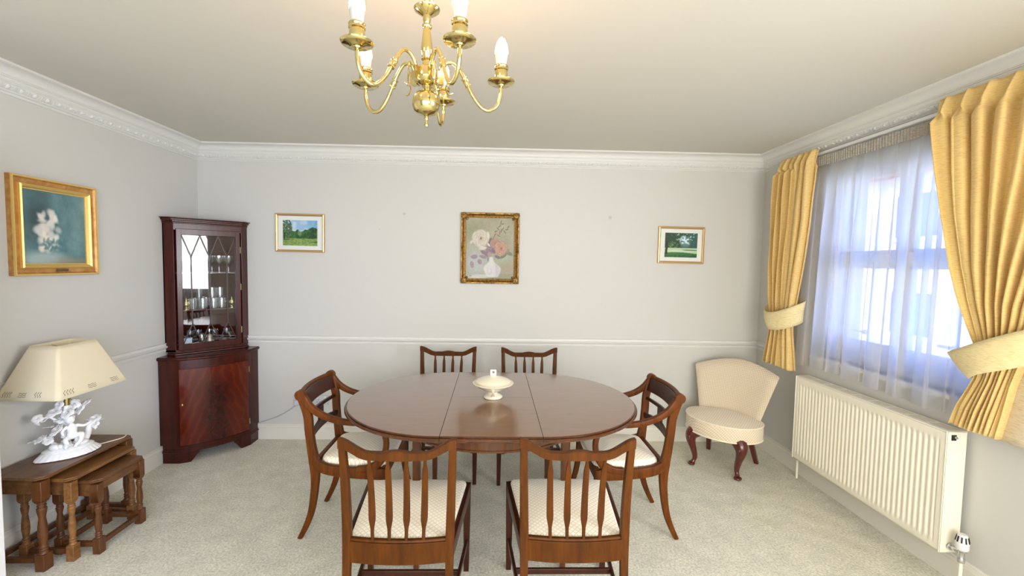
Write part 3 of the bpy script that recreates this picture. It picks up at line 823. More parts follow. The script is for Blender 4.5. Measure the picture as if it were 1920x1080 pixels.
# ---------------- slipper chair in the corner (local y forward)
slip = empty('slipper_chair', (1.735, 3.12, 0), 0, 'low cream upholstered slipper chair with cabriole legs in the corner', 'chair')
slip.rotation_euler.z = math.atan2(-.69, -.73) - pi / 2
def slip_outline(k=1.0, n=64):
    out = []
    for i in range(n):
        a = 2 * pi * i / n; x = .262 * cos(a); y = .225 * sin(a)
        if y < 0: y *= .80; x *= (1 + .0 * y)
        out.append((x * k, y * k))
    return out
def orr(k, z): return [(x, y, z) for x, y in slip_outline(k)]
cu = MB(); cu.loft([orr(.96, .262), orr(.99, .264), orr(1.0, .275), orr(1.005, .31), orr(1.0, .362), orr(.985, .368)], True)
cu.build('seat_band', M['slipfabric'], slip, ang=60)
cu = MB(); rings = [orr(.985, .366), orr(.988, .372)]
for i in range(1, 10):
    t = i / 9; rings.append(orr(.985 * (1 - t) + .001, .374 + .030 * (1 - (1 - t) ** 2.4)))
cu.loft(rings, True); cu.build('seat_pad', M['slipfabric'], slip, ang=60)
for z, k in ((.368, 1.0), (.264, .995)):
    pp = MB(); pp.tube([(x * 1.0, y, z) for x, y in slip_outline(k)], .0055, 6, closed=True); pp.build('piping', M['piping'], slip, ang=80)
bk = MB(); rings = []
nS = 22
for i in range(nS + 1):
    s_ = i / nS
    hw = lerp(.205, .298, s_ ** 1.1)
    ring = []
    th = .034 * min(1, math.sqrt(max(0.02, (1 - s_) * 14))) if s_ > .93 else .034
    K = 28
    def surf(u, off):
        top = .752 - .075 * abs(u) ** 1.7
        z = lerp(.30, top, s_)
        y = -.158 - .13 * (z - .30) / .45 + .075 * u * u * (1 - .15 * s_)
        nx, ny = -.15 * u / .3, 1
        l_ = math.hypot(nx, ny)
        return (hw * u + nx / l_ * off * .6, y + ny / l_ * off, z)
    for k in range(K + 1):
        u = -1 + 2 * k / K; e = math.sqrt(max(0, 1 - abs(u) ** 8)); ring.append(surf(u, th * e))
    for k in range(K - 1, 0, -1):
        u = -1 + 2 * k / K; e = math.sqrt(max(0, 1 - abs(u) ** 8)); ring.append(surf(u, -th * e))
    rings.append(ring)
cz = [sum(p[j] for p in rings[-1]) / len(rings[-1]) for j in range(3)]
last = rings[-1]
rings.append([(p[0], lerp(p[1], -.30 + .07 * (p[0] / .3) ** 2, .6), p[2] + .012) for p in last])
bk.loft(rings, True); bk.build('backrest', M['slipback'], slip, ang=60)
for s in (-1, 1):
    p = catmull([(s * .140, .125, .272), (s * .168, .150, .235), (s * .172, .158, .19), (s * .155, .148, .12), (s * .145, .140, .06), (s * .155, .152, .022), (s * .162, .162, .010)], 5)
    lg = MB(); lg.tube(p, lambda t: interp(t, [(0, .056), (.2, .044), (.45, .024), (.75, .0145), (.88, .018), (1, .024)]), 14, up=(0, 1, 0))
    lg.ell((s * .160, .160, .013), (.026, .030, .013), 14, 8)
    for k in (-1, 0, 1):
        lg.ell((s * .182 + k * .010, .185 - k * .006 * s, .225 - abs(k) * .012), (.009, .010, .022), 8, 6)
    lo_ = lg.build('front_leg', M['redwood'], slip, ang=70)
    p = [(s * .135, -.115, .272), (s * .158, -.175, .12), (s * .175, -.225, .0)]
    lg = MB(); lg.sweep(p, lambda t: rrect(lerp(.040, .030, t), lerp(.036, .026, t), .15, 3), up=(0, 1, 0)); lg.build('rear_leg', M['redwood'], slip, ang=50)

# ---------------- nest of three tables
def nest_table(name, x0, x1, y0, y1, zt, leg, label):
    root = empty(name, ((x0 + x1) / 2, (y0 + y1) / 2, 0), 0, label, 'side table', 'nest of three oak tables')
    hx, hy = (x1 - x0) / 2, (y1 - y0) / 2; c = .028
    def ring(d, z): return [(a * (hx + d) if not q else a * (hx + d - c), b_ * (hy + d) if q else b_ * (hy + d - c), z) for a, b_, q in
                            ((1, -1, 0), (1, 1, 0), (1, 1, 1), (-1, 1, 1), (-1, 1, 0), (-1, -1, 0), (-1, -1, 1), (1, -1, 1))]
    tp = MB(); tp.loft([ring(-.012, zt - .020), ring(-.008, zt - .016), ring(-.002, zt - .012), ring(0, zt - .009), ring(0, zt - .005), ring(-.006, zt - .003), ring(-.007, zt)], True)
    tp.build('tabletop', M['midoak'] if 'middle' in label else M['caboak'], root, ang=25)
    ix, iy = hx - leg / 2 - .010, hy - leg / 2 - .006
    for sx in (-1, 1):
        for sy in (-1, 1):
            lg = MB(); x, y = sx * ix, sy * iy; b_ = leg / 2
            lg.box((x, y, zt - .020 - .045), (leg, leg, .09)); lg.box((x, y, .04), (leg, leg, .08))
            lg.loft([[(x + p * q, y + r * q, z) for p, r in ((-1, -1), (1, -1), (1, 1), (-1, 1))] for q, z in ((b_, zt - .110), (b_ * .75, zt - .125))])
            z0, z1 = .08, zt - .118; L_ = z1 - z0
            tab = [(0, .95), (.03, .8), (.05, .62), (.08, .86), (.10, .62), (.13, .84), (.16, .6), (.19, .66), (.35, .86), (.5, .80), (.68, .58), (.80, .82), (.86, .88), (.88, .6), (.91, .84), (.93, .6), (.96, .84), (1, .7)]
            lg.lathe([(b_ * r, z0 + t * L_) for t, r in tab], 18, (x, y, 0))
            lg.build('leg', M['midoak'] if 'middle' in label else M['oakleg'], root, bevel=.002, ang=35)
    za, zb = zt - .085, zt - .022
    for s in (-1, 1):
        r_ = MB()
        for dz in (0,):
            r_.bx(-ix, ix, s * iy - .008, s * iy + .008, za, zb) if s < 0 or name else None
        if True: r_.build('end_rail', M['caboak'], root, bevel=.002)
        r_ = MB(); r_.bx(-ix, ix, s * iy - .010, s * iy + .010, .035, .058); r_.build('end_stretcher', M['oakleg'], root, bevel=.002)
    # long rails: the side facing the room carries the apron, the wall side a floor stretcher
    if 'smallest' in label:
        r_ = MB(); r_.bx(ix - .008, ix + .008, -iy, iy, zt - .062, zb)
        r_.build('front_rail', M['caboak'], root, bevel=.002)
    r_ = MB(); r_.bx(-ix - .010, -ix + .010, -iy, iy, .035, .058); r_.build('rear_stretcher', M['oakleg'], root, bevel=.002)
    if 'smallest' in label:
        r_ = MB(); r_.bx(ix - .010, ix + .010, -iy, iy, .035, .058); r_.build('front_stretcher', M['oakleg'], root, bevel=.002)
    return root
nest_table('nesting_table', -2.378, -2.088, 1.995, 2.520, .455, .044, 'largest oak nesting table against the left wall, carrying the lamp')
nest_table('nesting_table', -2.300, -2.020, 2.066, 2.462, .415, .037, 'middle oak nesting table half tucked under the largest one')
nest_table('nesting_table', -2.185, -1.942, 2.118, 2.418, .380, .036, 'smallest oak nesting table, frontmost of the nest')

# ---------------- lamp on the nest of tables
lamp = empty('table_lamp', (-2.212, 2.255, .455), 0, 'white porcelain cherub and flower lamp with cream shade on the largest oak nesting table', 'lamp')
lb = MB(); ra = Matrix.Rotation(radians(52), 3, 'Z')
scal = lambda a, r, z: 1 + (.030 * abs(sin(a * 13 + 1)) + .035 * sin(a * 4 + .5)) * (1 if z < .03 else .3)
lb.lathe([(0, .003), (.108, .0), (.122, .004), (.119, .012), (.106, .024), (.100, .033), (.090, .036), (.098, .040), (.090, .046), (.06, .052), (0, .054)], 180, sx=1.0, sy=.64, mod=scal, rot=ra)
lb.build('lamp_base', M['porcelain'], lamp, ang=70)
fig = MB(); R_ = lambda *p: ra @ Vector(p)
def tb_(pts, r0, r1, n=8): fig.tube([R_(*p) for p in catmull(pts, 4)], lambda t: lerp(r0, r1, t), n)
# tree trunk rising to the lamp fitting
tb_([(.0, .012, .04), (-.010, .014, .09), (.006, .012, .15), (-.004, .006, .21), (0, 0, .27)], .020, .011)
tb_([(-.006, .012, .16), (-.04, .01, .19), (-.065, 0, .215), (-.10, -.005, .215)], .008, .005)
tb_([(.0, .008, .19), (.03, .008, .215), (.05, 0, .25)], .008, .005)
tb_([(-.03, .014, .05), (-.07, .012, .085), (-.095, .008, .11)], .010, .005)
tb_([(.06, .006, .05), (.075, .004, .09), (.082, 0, .13), (.09, -.002, .155)], .018, .011)
# seated putto: torso, head, arms, legs
fig.ell(R_(.012, -.022, .135), (.022, .019, .034), 14, 10); fig.ell(R_(.010, -.022, .105), (.024, .021, .022), 14, 10)
fig.ell(R_(.006, -.026, .188), (.019, .019, .021), 14, 10)
for q in range(9):
    a = q * 2 * pi / 9; fig.ell(R_(.006 + .014 * cos(a), -.021 + .012 * sin(a), .198 + .005 * sin(3 * a)), (.008, .008, .008), 8, 6)
fig.ell(R_(.006, -.045, .185), (.004, .004, .004), 6, 5)
tb_([(.028, -.024, .155), (.055, -.028, .145), (.075, -.022, .150), (.098, -.015, .158)], .0085, .006)
tb_([(-.006, -.024, .155), (-.026, -.034, .135), (-.022, -.044, .115)], .0085, .006)
tb_([(.018, -.03, .100), (.045, -.045, .108), (.038, -.055, .078), (.020, -.058, .058), (.016, -.068, .053)], .0135, .007)
tb_([(.0, -.03, .098), (-.018, -.050, .092), (-.012, -.058, .070), (-.022, -.062, .052)], .0135, .007)
fig.ell(R_(-.055, -.030, .062), (.026, .018, .018), 14, 8); fig.ell(R_(-.018, -.02, .06), (.03, .03, .016), 12, 8); fig.ell(R_(.045, -.01, .058), (.035, .03, .014), 12, 8)
fo = fig.build('figurine', M['porcelain'], lamp, ang=180)
q = fo.modifiers.new('remesh', 'REMESH'); q.mode = 'VOXEL'; q.voxel_size = .0026; q.use_smooth_shade = True
q = fo.modifiers.new('smooth', 'SMOOTH'); q.factor = .6; q.iterations = 3
def rose(mb, c, r, tilt):
    rot = Matrix.Rotation(tilt[0], 3, 'X') @ Matrix.Rotation(tilt[1], 3, 'Y')
    for layer, (n, L_, th) in enumerate(((5, 1.0, 78), (5, .86, 52), (4, .70, 30), (3, .55, 12))):
        for k in range(n):
            a0 = 2 * pi * (k + .4 * layer) / n
            def fn(u, v, a0=a0, L_=L_, th=th, n=n):
                w_ = (2 * u - 1); ve = v * (1 - .22 * w_ * w_)
                t_ = radians(th) * (.55 + .55 * ve)
                q_ = r * (.10 + L_ * ve * sin(t_)); z = r * L_ * ve * cos(t_) * .9 - r * .25
                a = a0 + w_ * pi / n * 1.25 * (.35 + .65 * sin(pi * min(1, ve * .75 + .1)))
                return rot @ Vector((q_ * cos(a), q_ * sin(a), z)) + c
            mb.grid(fn, 6, 5)
def leaf(mb, c, L_, wdt, rot):
    def fn(u, v):
        ww = wdt * sin(pi * min(.98, v * .95 + .04)) * (u - .5) * (1 + .12 * sin(v * 20)); return rot @ Vector((ww, L_ * v, .25 * abs(ww) - .3 * L_ * v * v)) + c
    mb.grid(fn, 4, 7)
fls = [((-.045, -.02, .150), .032), ((.045, .0, .235), .034), ((-.005, -.018, .228), .034), ((-.048, .0, .240), .032), ((.100, -.015, .168), .030), ((-.075, .006, .215), .026),
       ((.02, .0, .262), .032), ((-.098, -.01, .118), .024), ((-.108, -.008, .222), .022), ((.100, -.02, .138), .022), ((-.02, -.055, .065), .018), ((-.03, .0, .272), .026), ((.07, .0, .258), .026), ((-.075, -.012, .10), .022), ((-.02, .01, .19), .024), ((.03, -.03, .085), .018), ((-.065, -.03, .13), .018)]
for c, r in fls:
    fm = MB(); rose(fm, R_(*c), r, (random.uniform(.5, 1.3), random.uniform(-.5, .5)))
    fm.build('flower', M['porcelain'], lamp, ang=180, solid=.0014)
lm = MB()
for c in ((-.10, -.01, .21), (-.115, 0, .20), (-.06, .0, .16), (-.11, 0, .105), (-.12, -.01, .108), (-.08, -.02, .115), (.075, 0, .16), (.115, -.01, .145), (.105, -.02, .125), (-.03, .0, .19), (-.055, -.02, .125), (.0, -.05, .068), (-.035, -.045, .075), (.085, .01, .10)):
    for k in range(2):
        leaf(lm, R_(*c), random.uniform(.022, .032), random.uniform(.012, .018), Matrix.Rotation(random.uniform(0, 6.3), 3, 'Z') @ Matrix.Rotation(random.uniform(-.6, .9), 3, 'X'))
lm.build('leaves', M['porcelain'], lamp, ang=180, solid=.0014)
fm = MB(); fm.lathe([(0, .262), (.014, .262), (.016, .30), (.018, .34), (.0, .34)], 18); fm.build('bulb_holder', M['brass'], lamp)
bm_ = MB(); bm_.lathe([(0, .34), (.012, .342), (.020, .37), (.029, .41), (.028, .43), (.018, .45), (0, .456)], 20); bm_.build('bulb', M['porcelain'], lamp)
# shade: rectangular, tapering, rounded corners
def shade_ring(hx, hy, r, z, n=7, off=(-.02, .02)):
    out = []
    for cx, cy, a0 in ((hx - r, hy - r, 0), (-hx + r, hy - r, 90), (-hx + r, -hy + r, 180), (hx - r, -hy + r, 270)):
        for k in range(n):
            a = radians(a0 + 90 * k / (n - 1)); out.append((off[0] + cx + r * cos(a), off[1] + cy + r * sin(a), z))
    return out
sh = MB(); rings = []
SB, ST = .340, .588
for i in range(9):
    t = i / 8; rings.append(shade_ring(lerp(.156, .072, t), lerp(.200, .106, t), lerp(.022, .012, t), lerp(SB, ST, t)))
sh.loft(rings, False); sho = sh.build('lamp_shade', M['shade'], lamp, ang=180, solid=.002)
def shade_pt(face, u, t):
    """face 'f' = side towards the camera (-y), 'r' = side towards the room (+x)"""
    hx, hy = lerp(.157, .073, t), lerp(.201, .107, t); z = lerp(SB, ST, t)
    if face == 'f': return Vector((-.02 + hx * u, .02 - hy - .0016, z))
    return Vector((-.02 + hx + .0016, .02 + hy * u, z))
mk = MB()
for face, us in (('f', (-.62, -.12, .40)), ('r', (-.74, -.08, .60))):
    for u0 in us:
        for row in range(3 if u0 != us[0] else 4):
            for part_ in range(2):
                pts = []
                for k in range(9):
                    t = k / 8
                    if u0 in (-.62, .40, -.74): u_ = u0 + (row - 1.5) * .075 + .022 * sin(t * 9); tt = .065 + t * .10 
                    else: u_ = u0 - .13 + t * .24; tt = .075 + row * .032 + .010 * sin(t * 14)
                    pts.append(shade_pt(face, u_, tt))
                mk.tube(pts, .0009, 4)
                break
mk.build('wave_motif', mat('motif_ink', rgb(120, 112, 96), .8), sho)
fr_ = MB(); fr_.tube([(-.085, .02, ST - .012), (0, 0.0, ST - .03), (.045, .02, ST - .012)], .0015, 5); fr_.tube([(0, 0, .455), (0, 0, ST - .03)], .002, 5); fr_.build('shade_carrier', M['brass'], lamp)
cd = MB(); cd.tube(catmull([(.03, .07, .006), (.06, .13, .004), (.10, .20, .004), (.09, .245, .004)], 5), .0028, 6); cd.build('flex', mat('cream_flex', rgb(235, 215, 190), .5), lamp)

# ---------------- corner display cabinet
CX, CY = XL + .022, D - .022    # inner corner, clear of the skirting
cab = empty('corner_cabinet', (XL, D, 0), 0, 'mahogany corner cabinet with glazed upper door, in the left corner', 'cabinet')
def cab_plan(L_, ret, bow, n=14, gap_=.022):
    """plan outline from the corner; local coords, x>0 along the back wall, y<0 along the left wall"""
    pts = [(gap_, -gap_), (L_, -gap_), (L_, -ret)]
    a = Vector((L_, -ret)); b_ = Vector((ret, -L_)); nrm = Vector((1, -1)).normalized()
    for k in range(1, n):
        t = k / n; p = a + (b_ - a) * t + nrm * bow * 4 * t * (1 - t); pts.append((p.x, p.y))
    pts += [(ret, -L_), (gap_, -L_)]
    return pts
def cab_front(L_, ret, bow, t):
    a = Vector((L_, -ret)); b_ = Vector((ret, -L_)); nrm = Vector((1, -1)).normalized()
    p = b_ + (a - b_) * t + nrm * bow * 4 * t * (1 - t)      # t=0 at the left-wall side
    d = ((a - b_) + nrm * bow * 4 * (1 - 2 * t)).normalized(); return p, Vector((d.y, -d.x)), d
def slab(mb, L_, ret, bow, z0, z1, gap_=.022): mb.prism(cab_plan(L_, ret, bow, gap_=gap_), z0, z1)
LL, LR, LB = .462, .128, .050     # lower: leg along wall, return, bow
UL, UR, UB = .388, .082, .0       # upper
lw = MB(); slab(lw, LL, LR, LB, .098, .130); slab(lw, LL, LR, LB, .130, .752, gap_=.004)
lw.build('lower_carcass', M['cabwood'], cab, ang=30)
tp = MB(); slab(tp, LL + .012, LR - .002, LB, .752, .758, .003); slab(tp, LL + .016, LR - .004, LB, .758, .770, .003); slab(tp, LL + .012, LR - .004, LB, .770, .776, .003)
tp.build('waist_moulding', M['cabwood'], cab, bevel=.003)
bs = MB(); slab(bs, LL + .006, LR, LB, .086, .098); slab(bs, LL + .011, LR - .002, LB, .078, .088)
bs.build('base_moulding', M['cabwood'], cab, bevel=.003)
def curved_panel(mb, L_, ret, bow, t0, t1, z0, z1, th, off=0, n=14, zfn=None):
    rings = []
    for i in range(n + 1):
        t = lerp(t0, t1, i / n); p, nr, _ = cab_front(L_, ret, bow, t)
        zz0 = z0 if zfn is None else zfn(t)
        a = p + nr * off; b_ = p + nr * (off + th)
        rings.append([(a.x, a.y, zz0), (b_.x, b_.y, zz0), (b_.x, b_.y, z1), (a.x, a.y, z1)])
    mb.loft(rings, True)
# bracket feet
for t0, t1, rev in ((0, .26, False), (.74, 1, True)):
    ft = MB()
    def zf(t, t0=t0, t1=t1, rev=rev):
        s_ = (t - t0) / (t1 - t0); s_ = 1 - s_ if rev else s_
        return 0 if s_ < .55 else .078 * sstep((s_ - .55) / .45) * .8
    curved_panel(ft, LL, LR, LB, t0, t1, 0, .080, .018, -.012, 12, zf)
    if not rev: ft.bx(.022, LR + .003, -LL - .004, -LL + .014, 0, .080)
    else: ft.bx(LL - .014, LL + .004, -LR - .003, -.022, 0, .080)
    ft.build('bracket_foot', M['cabwood'], cab, bevel=.002)
# lower door with flame veneer: UV = position on the door
dr = MB(); curved_panel(dr, LL, LR, LB, .035, .965, .128, .690, .010, -.002, 24)
do = dr.build('lower_door', M['flame'], cab, bevel=.002, ang=30)
me = do.data; uvl = me.uv_layers.new(name='UVMap')
for poly in me.polygons:
    for li in poly.loop_indices:
        co = me.vertices[me.loops[li].vertex_index].co
        a = Vector((LR, -LL)); b_ = Vector((LL, -LR)); t = (Vector((co.x, co.y)) - a).dot(b_ - a) / (b_ - a).length_squared
        uvl.data[li].uv = (t, (co.z - .128) / .56)
be = MB()
for z0 in (.690, .120): curved_panel(be, LL, LR, LB, .03, .97, z0, z0 + .005, .0105, -.002, 24)
be.build('cockbead', M['cabwood'], do)
for z in (.20, .62):
    h = MB(); p, nr, _ = cab_front(LL, LR, LB, .975); q = p + nr * .009; h.box((q.x, q.y, z), (.006, .006, .045)); h.build('hinge', M['brass'], do)
kh = MB(); p, nr, _ = cab_front(LL, LR, LB, .07); q = p + nr * .008; kh.ell((q.x, q.y, .43), (.006, .006, .010), 10, 8); kh.build('escutcheon', M['brass'], do)
# upper carcass: sides, back, top, floor, open front
uc = MB(); z0, z1 = .800, 1.745
uc.bx(.003, .012, -UL, -.003, z0, z1); uc.bx(.003, UL, -.012, -.003, z0, z1)         # backs
uc.bx(.003, UR, -UL, -UL + .014, z0, z1); uc.bx(UL - .014, UL, -UR, -.003, z0, z1)   # returns
slab(uc, UL, UR, UB, z0, z0 + .016, .003); slab(uc, UL, UR, UB, z1 - .05, z1, .003)
uc.build('upper_carcass', M['cabwood'], cab, bevel=.002)
bs = MB(); slab(bs, UL + .014, UR, UB, .776, .790); slab(bs, UL + .008, UR, UB, .790, .802)
bs.build('upper_plinth', M['cabwood'], cab, bevel=.004)
co_ = MB(); slab(co_, UL + .006, UR, UB, 1.742, 1.752, .003); slab(co_, UL + .018, UR - .004, UB, 1.765, 1.778, .003); slab(co_, UL + .030, UR - .008, UB, 1.778, 1.786, .003); slab(co_, UL + .008, UR - .001, UB, 1.752, 1.766, .003)
coo = co_.build('cabinet_cornice', M['cabwood'], cab, bevel=.003)
de = MB()
for k in range(34):
    p, nr, dd = cab_front(UL + .012, UR - .002, UB, (k + .5) / 34); a = math.atan2(dd.y, dd.x); de.box((p.x, p.y, 1.759), (.007, .008, .010), rot=Matrix.Rotation(a, 3, 'Z'))
for k in range(6):
    de.box((UL + .012, -.03 - k * .009, 1.759), (.008, .005, .010)); de.box((.03 + k * .009, -UL - .012, 1.759), (.005, .008, .010))
de.build('dentil_band', M['cabwood'], coo)
# upper door
ud = empty('door_tmp', (0, 0, 0)); bpy.data.objects.remove(ud)
A0, _, DD = cab_front(UL, UR, 0, 0); A1, NR, _ = cab_front(UL, UR, 0, 1); WD = (A1 - A0).length
def dpt(u, z, off=0):
    p = A0 + (A1 - A0) * u + NR * off; return Vector((p.x, p.y, z))
def dbar(mb, u0, z0, u1, z1, wdt, d0, d1):
    """flat bar in the door plane"""
    a = Vector((u0 * WD, z0)); b_ = Vector((u1 * WD, z1)); t = (b_ - a).normalized(); nn = Vector((-t.y, t.x)) * wdt / 2
    ring = [a + nn, b_ + nn, b_ - nn, a - nn]
    mb.loft([[dpt(p.x / WD, p.y, d0) for p in ring], [dpt(p.x / WD, p.y, d1) for p in ring]], True)
dz0, dz1, su, sw = .812, 1.705, .10, .045
fr = MB()
dbar(fr, .066, dz0, .066, dz1, .034, -.012, .010); dbar(fr, .934, dz0, .934, dz1, .034, -.012, .010)
dbar(fr, .03, dz0 + .022, .97, dz0 + .022, .046, -.0115, .0095); dbar(fr, .03, dz1 - .022, .97, dz1 - .022, .044, -.0115, .0095)
dfo = fr.build('glazed_door', M['cabwood'], cab, bevel=.003)
U0, U1, Z0, Z1 = .103, .897, dz0 + .045, dz1 - .044
mu = MB(); hz = (Z1 - Z0)
vz1, vz0 = Z1 - hz * .20, Z0 + hz * .18
UW = U1 - U0
for i in range(3):
    uc_ = U0 + UW * (1 + 2 * i) / 6; ul, ur = U0 + UW * i / 3, U0 + UW * (i + 1) / 3
    dbar(mu, uc_, vz0, uc_, vz1, .006, -.001, .006)
    dbar(mu, ul, Z1, uc_, vz1, .006, -.001, .006); dbar(mu, ur, Z1, uc_, vz1, .006, -.001, .006)
    dbar(mu, ul, Z0, uc_, vz0, .006, -.001, .006); dbar(mu, ur, Z0, uc_, vz0, .006, -.001, .006)
mu.build('glazing_bars', M['darkwood'], dfo)
gp = MB(); gp.loft([[dpt(U0, Z0, -.004), dpt(U1, Z0, -.004), dpt(U1, Z1, -.004), dpt(U0, Z1, -.004)], [dpt(U0, Z0, -.001), dpt(U1, Z0, -.001), dpt(U1, Z1, -.001), dpt(U0, Z1, -.001)]], True)
gp.build('door_glass', M['pane'], dfo)
for z in (.93, 1.27, 1.56):
    h = MB(); p = dpt(.975, z, .008); h.box(p, (.006, .006, .05)); h.build('hinge', M['brass'], dfo)
kh = MB(); p = dpt(.066, 1.30, .011); kh.ell(p, (.004, .004, .008), 8, 6); kh.build('escutcheon', M['brass'], dfo)
for z, m_ in ((1.385, 'shelfglass'), (1.105, 'cabwood')):
    sh_ = MB(); sh_.prism(cab_plan(UL - .016, UR - .004, -.0, gap_=.013), z - .008, z); sh_.build('shelf', M[m_], cab)
lg_ = MB(); slab(lg_, UL - .016, UR - .002, 0, .817, .822, gap_=.013); lg_.build('cabinet_floor', M['cabwood'], cab)

# things in the cabinet, (u along the door, depth behind it)
def cabpos(u, dep, z):
    p = A0 + (A1 - A0) * u - NR * dep; return (XL + p.x, D + p.y, z)
def simple(mb, name, mtl, loc, label, cat, group=None, ang=60):
    o = mb.build(name, mtl, None, ang=ang, loc=loc); return tag(o, label, cat, group)
def goblet(h=.13, r=.034):
    b_ = MB(); b_.lathe([(0, 0), (r * .9, 0), (r * .9, .003), (.006, .010), (.0045, h * .30), (.006, h * .42), (r * .7, h * .50), (r, h * .70), (r * .98, h), (r * .93, h), (r * .9, h * .72), (r * .5, h * .53), (0, h * .50)], 20); return b_
def tumbler(h=.078, r=.032):
    b_ = MB(); b_.lathe([(0, 0), (r * .88, 0), (r * .9, .004), (r, h), (r * .94, h), (r * .84, .014), (0, .012)], 28, mod=lambda a, rr, z: 1 + (.035 * (1 if (int(a / (2 * pi) * 28) % 2) else -1) if .003 < z < h * .7 else 0)); return b_
g0 = simple(goblet(), 'wine_glass', M['crystal'], cabpos(.28, .16, 1.385), 'stemmed crystal glass on the top shelf of the corner cabinet', 'glass', 'stemmed glasses on the top cabinet shelf')
g0['label'] = 'stemmed crystal glass left of and behind the cut crystal bowl on the top cabinet shelf'
for u, dep, w_ in ((.18, .08, 'leftmost stemmed crystal glass on the top shelf of the corner cabinet'), (.40, .19, 'rearmost stemmed crystal glass on the top cabinet shelf, behind the bowl'), (.52, .12, 'stemmed crystal glass immediately right of the cut crystal bowl on the top cabinet shelf'), (.68, .07, 'stemmed crystal glass at the front of the top cabinet shelf, second from the right'), (.62, .17, 'stemmed crystal glass at the back right of the top cabinet shelf'), (.82, .06, 'rightmost stemmed crystal glass on the top shelf of the corner cabinet')):
    c = copy_tree(g0); c.location = cabpos(u, dep, 1.385); c['label'] = w_
bw = MB(); bw.lathe([(0, 0), (.036, 0), (.034, .006), (.012, .018), (.012, .030), (.040, .050), (.058, .085), (.062, .098), (.058, .098), (.052, .082), (.03, .05), (0, .042)], 32, mod=lambda a, r, z: 1 + (.03 * sin(a * 16) if z > .04 else 0))
simple(bw, 'crystal_bowl', M['crystal'], cabpos(.40, .075, 1.385), 'wide cut crystal footed bowl, on the top shelf of the corner cabinet', 'bowl')
t0 = simple(tumbler(), 'tumbler', M['crystal'], cabpos(.26, .05, 1.105), 'cut glass tumbler on the middle shelf of the corner cabinet', 'glass', 'tumblers on the middle cabinet shelf')
t0['label'] = 'cut glass tumbler beside the left brass pot, front row of the middle cabinet shelf'
for u, dep, w_ in ((.41, .045, 'second cut glass tumbler from the left, front row of the middle cabinet shelf'), (.57, .045, 'third cut glass tumbler from the left, front row of the middle cabinet shelf'), (.70, .05, 'cut glass tumbler beside the right brass pot, front row of the middle cabinet shelf'), (.33, .13, 'left cut glass tumbler in the second row of the middle cabinet shelf'), (.50, .13, 'centre cut glass tumbler in the second row of the middle cabinet shelf'), (.66, .125, 'right cut glass tumbler in the second row of the middle cabinet shelf'), (.50, .21, 'cut glass tumbler in the far corner of the middle cabinet shelf')):
    c = copy_tree(t0); c.location = cabpos(u, dep, 1.105); c['label'] = w_
for u in (.60, .72):
    c = copy_tree(t0); c.location = cabpos(u - .025, .085, 1.185)
    tag(c, 'cut glass tumbler stacked on others in the corner cabinet, %s of two' % ('left' if u < .65 else 'right'), 'glass', 'tumblers on the middle cabinet shelf, upper tier')
vz = MB(); vz.lathe([(0, 0), (.024, 0), (.026, .01), (.020, .09), (.024, .15), (.030, .19), (.026, .19), (.02, .15), (.016, .09), (0, .02)], 24)
simple(vz, 'glass_vase', M['crystal'], cabpos(.385, .10, 1.106), 'tall slim clear glass vase on the middle shelf of the corner cabinet', 'vase')
def urn():
    b_ = MB(); b_.lathe([(0, 0), (.020, 0), (.020, .005), (.012, .012), (.012, .020), (.026, .034), (.028, .046), (.022, .056), (.022, .060), (.006, .066), (.004, .085), (0, .095)], 24); return b_
simple(urn(), 'brass_pot', M['brass'], cabpos(.17, .05, 1.105), 'small lidded brass pot on the left of the middle cabinet shelf', 'pot', 'brass pots on the middle cabinet shelf')
simple(urn(), 'brass_pot', M['brass'], cabpos(.86, .05, 1.105), 'small lidded brass pot on the right of the middle cabinet shelf', 'pot', 'brass pots on the middle cabinet shelf')
bl = MB(); bl.lathe([(0, .0), (.042, 0), (.040, .010), (.030, .035), (.022, .060), (.018, .078), (.008, .088), (.005, .094), (.010, .100), (.006, .108), (.009, .120), (.004, .130), (0, .134)], 32)
simple(bl, 'hand_bell', M['silver'], cabpos(.50, .05, .822), 'silver hand bell at the bottom of the glazed corner cabinet', 'bell')
bb = MB(); bb.box((0, 0, .03), (.06, .05, .06), rot=Matrix.Rotation(radians(45), 3, 'Z')); bb.box((0, 0, .064), (.066, .056, .008), rot=Matrix.Rotation(radians(45), 3, 'Z'))
simple(bb, 'trinket_box', mat('pale_blue_enamel', rgb(190, 208, 222), .3), cabpos(.17, .07, .822), 'pale blue and white trinket box at the bottom left of the corner cabinet', 'box')
def swan():
    b_ = MB(); b_.ell((0, 0, .026), (.036, .024, .024), 16, 8); b_.tube(catmull([(.026, 0, .03), (.044, 0, .055), (.030, 0, .085), (.040, 0, .098), (.054, 0, .092)], 5), lambda t: lerp(.010, .004, t), 8); b_.ell((-.028, 0, .045), (.014, .02, .014), 10, 6); return b_
simple(swan(), 'glass_swan', M['crystal'], cabpos(.30, .055, .822), 'clear glass bird ornament left of the silver bell in the corner cabinet', 'ornament', 'glass ornaments beside the bell')
simple(swan(), 'glass_swan', M['crystal'], cabpos(.74, .06, .822), 'clear glass bird ornament right of the silver bell in the corner cabinet', 'ornament', 'glass ornaments beside the bell')
g1 = simple(goblet(.11, .028), 'liqueur_glass', M['crystal'], cabpos(.26, .14, .822), 'small stemmed glass behind the ornaments at the bottom of the corner cabinet', 'glass', 'small stemmed glasses at the bottom of the cabinet')
g1['label'] = 'leftmost small stemmed glass behind the ornaments at the bottom of the corner cabinet'
for u, dep, w_ in ((.38, .15, 'second'), (.62, .13, 'third'), (.80, .11, 'fourth')):
    c = copy_tree(g1); c.location = cabpos(u, dep, .822); c['label'] = w_ + ' small stemmed glass from the left behind the bell and ornaments in the corner cabinet'
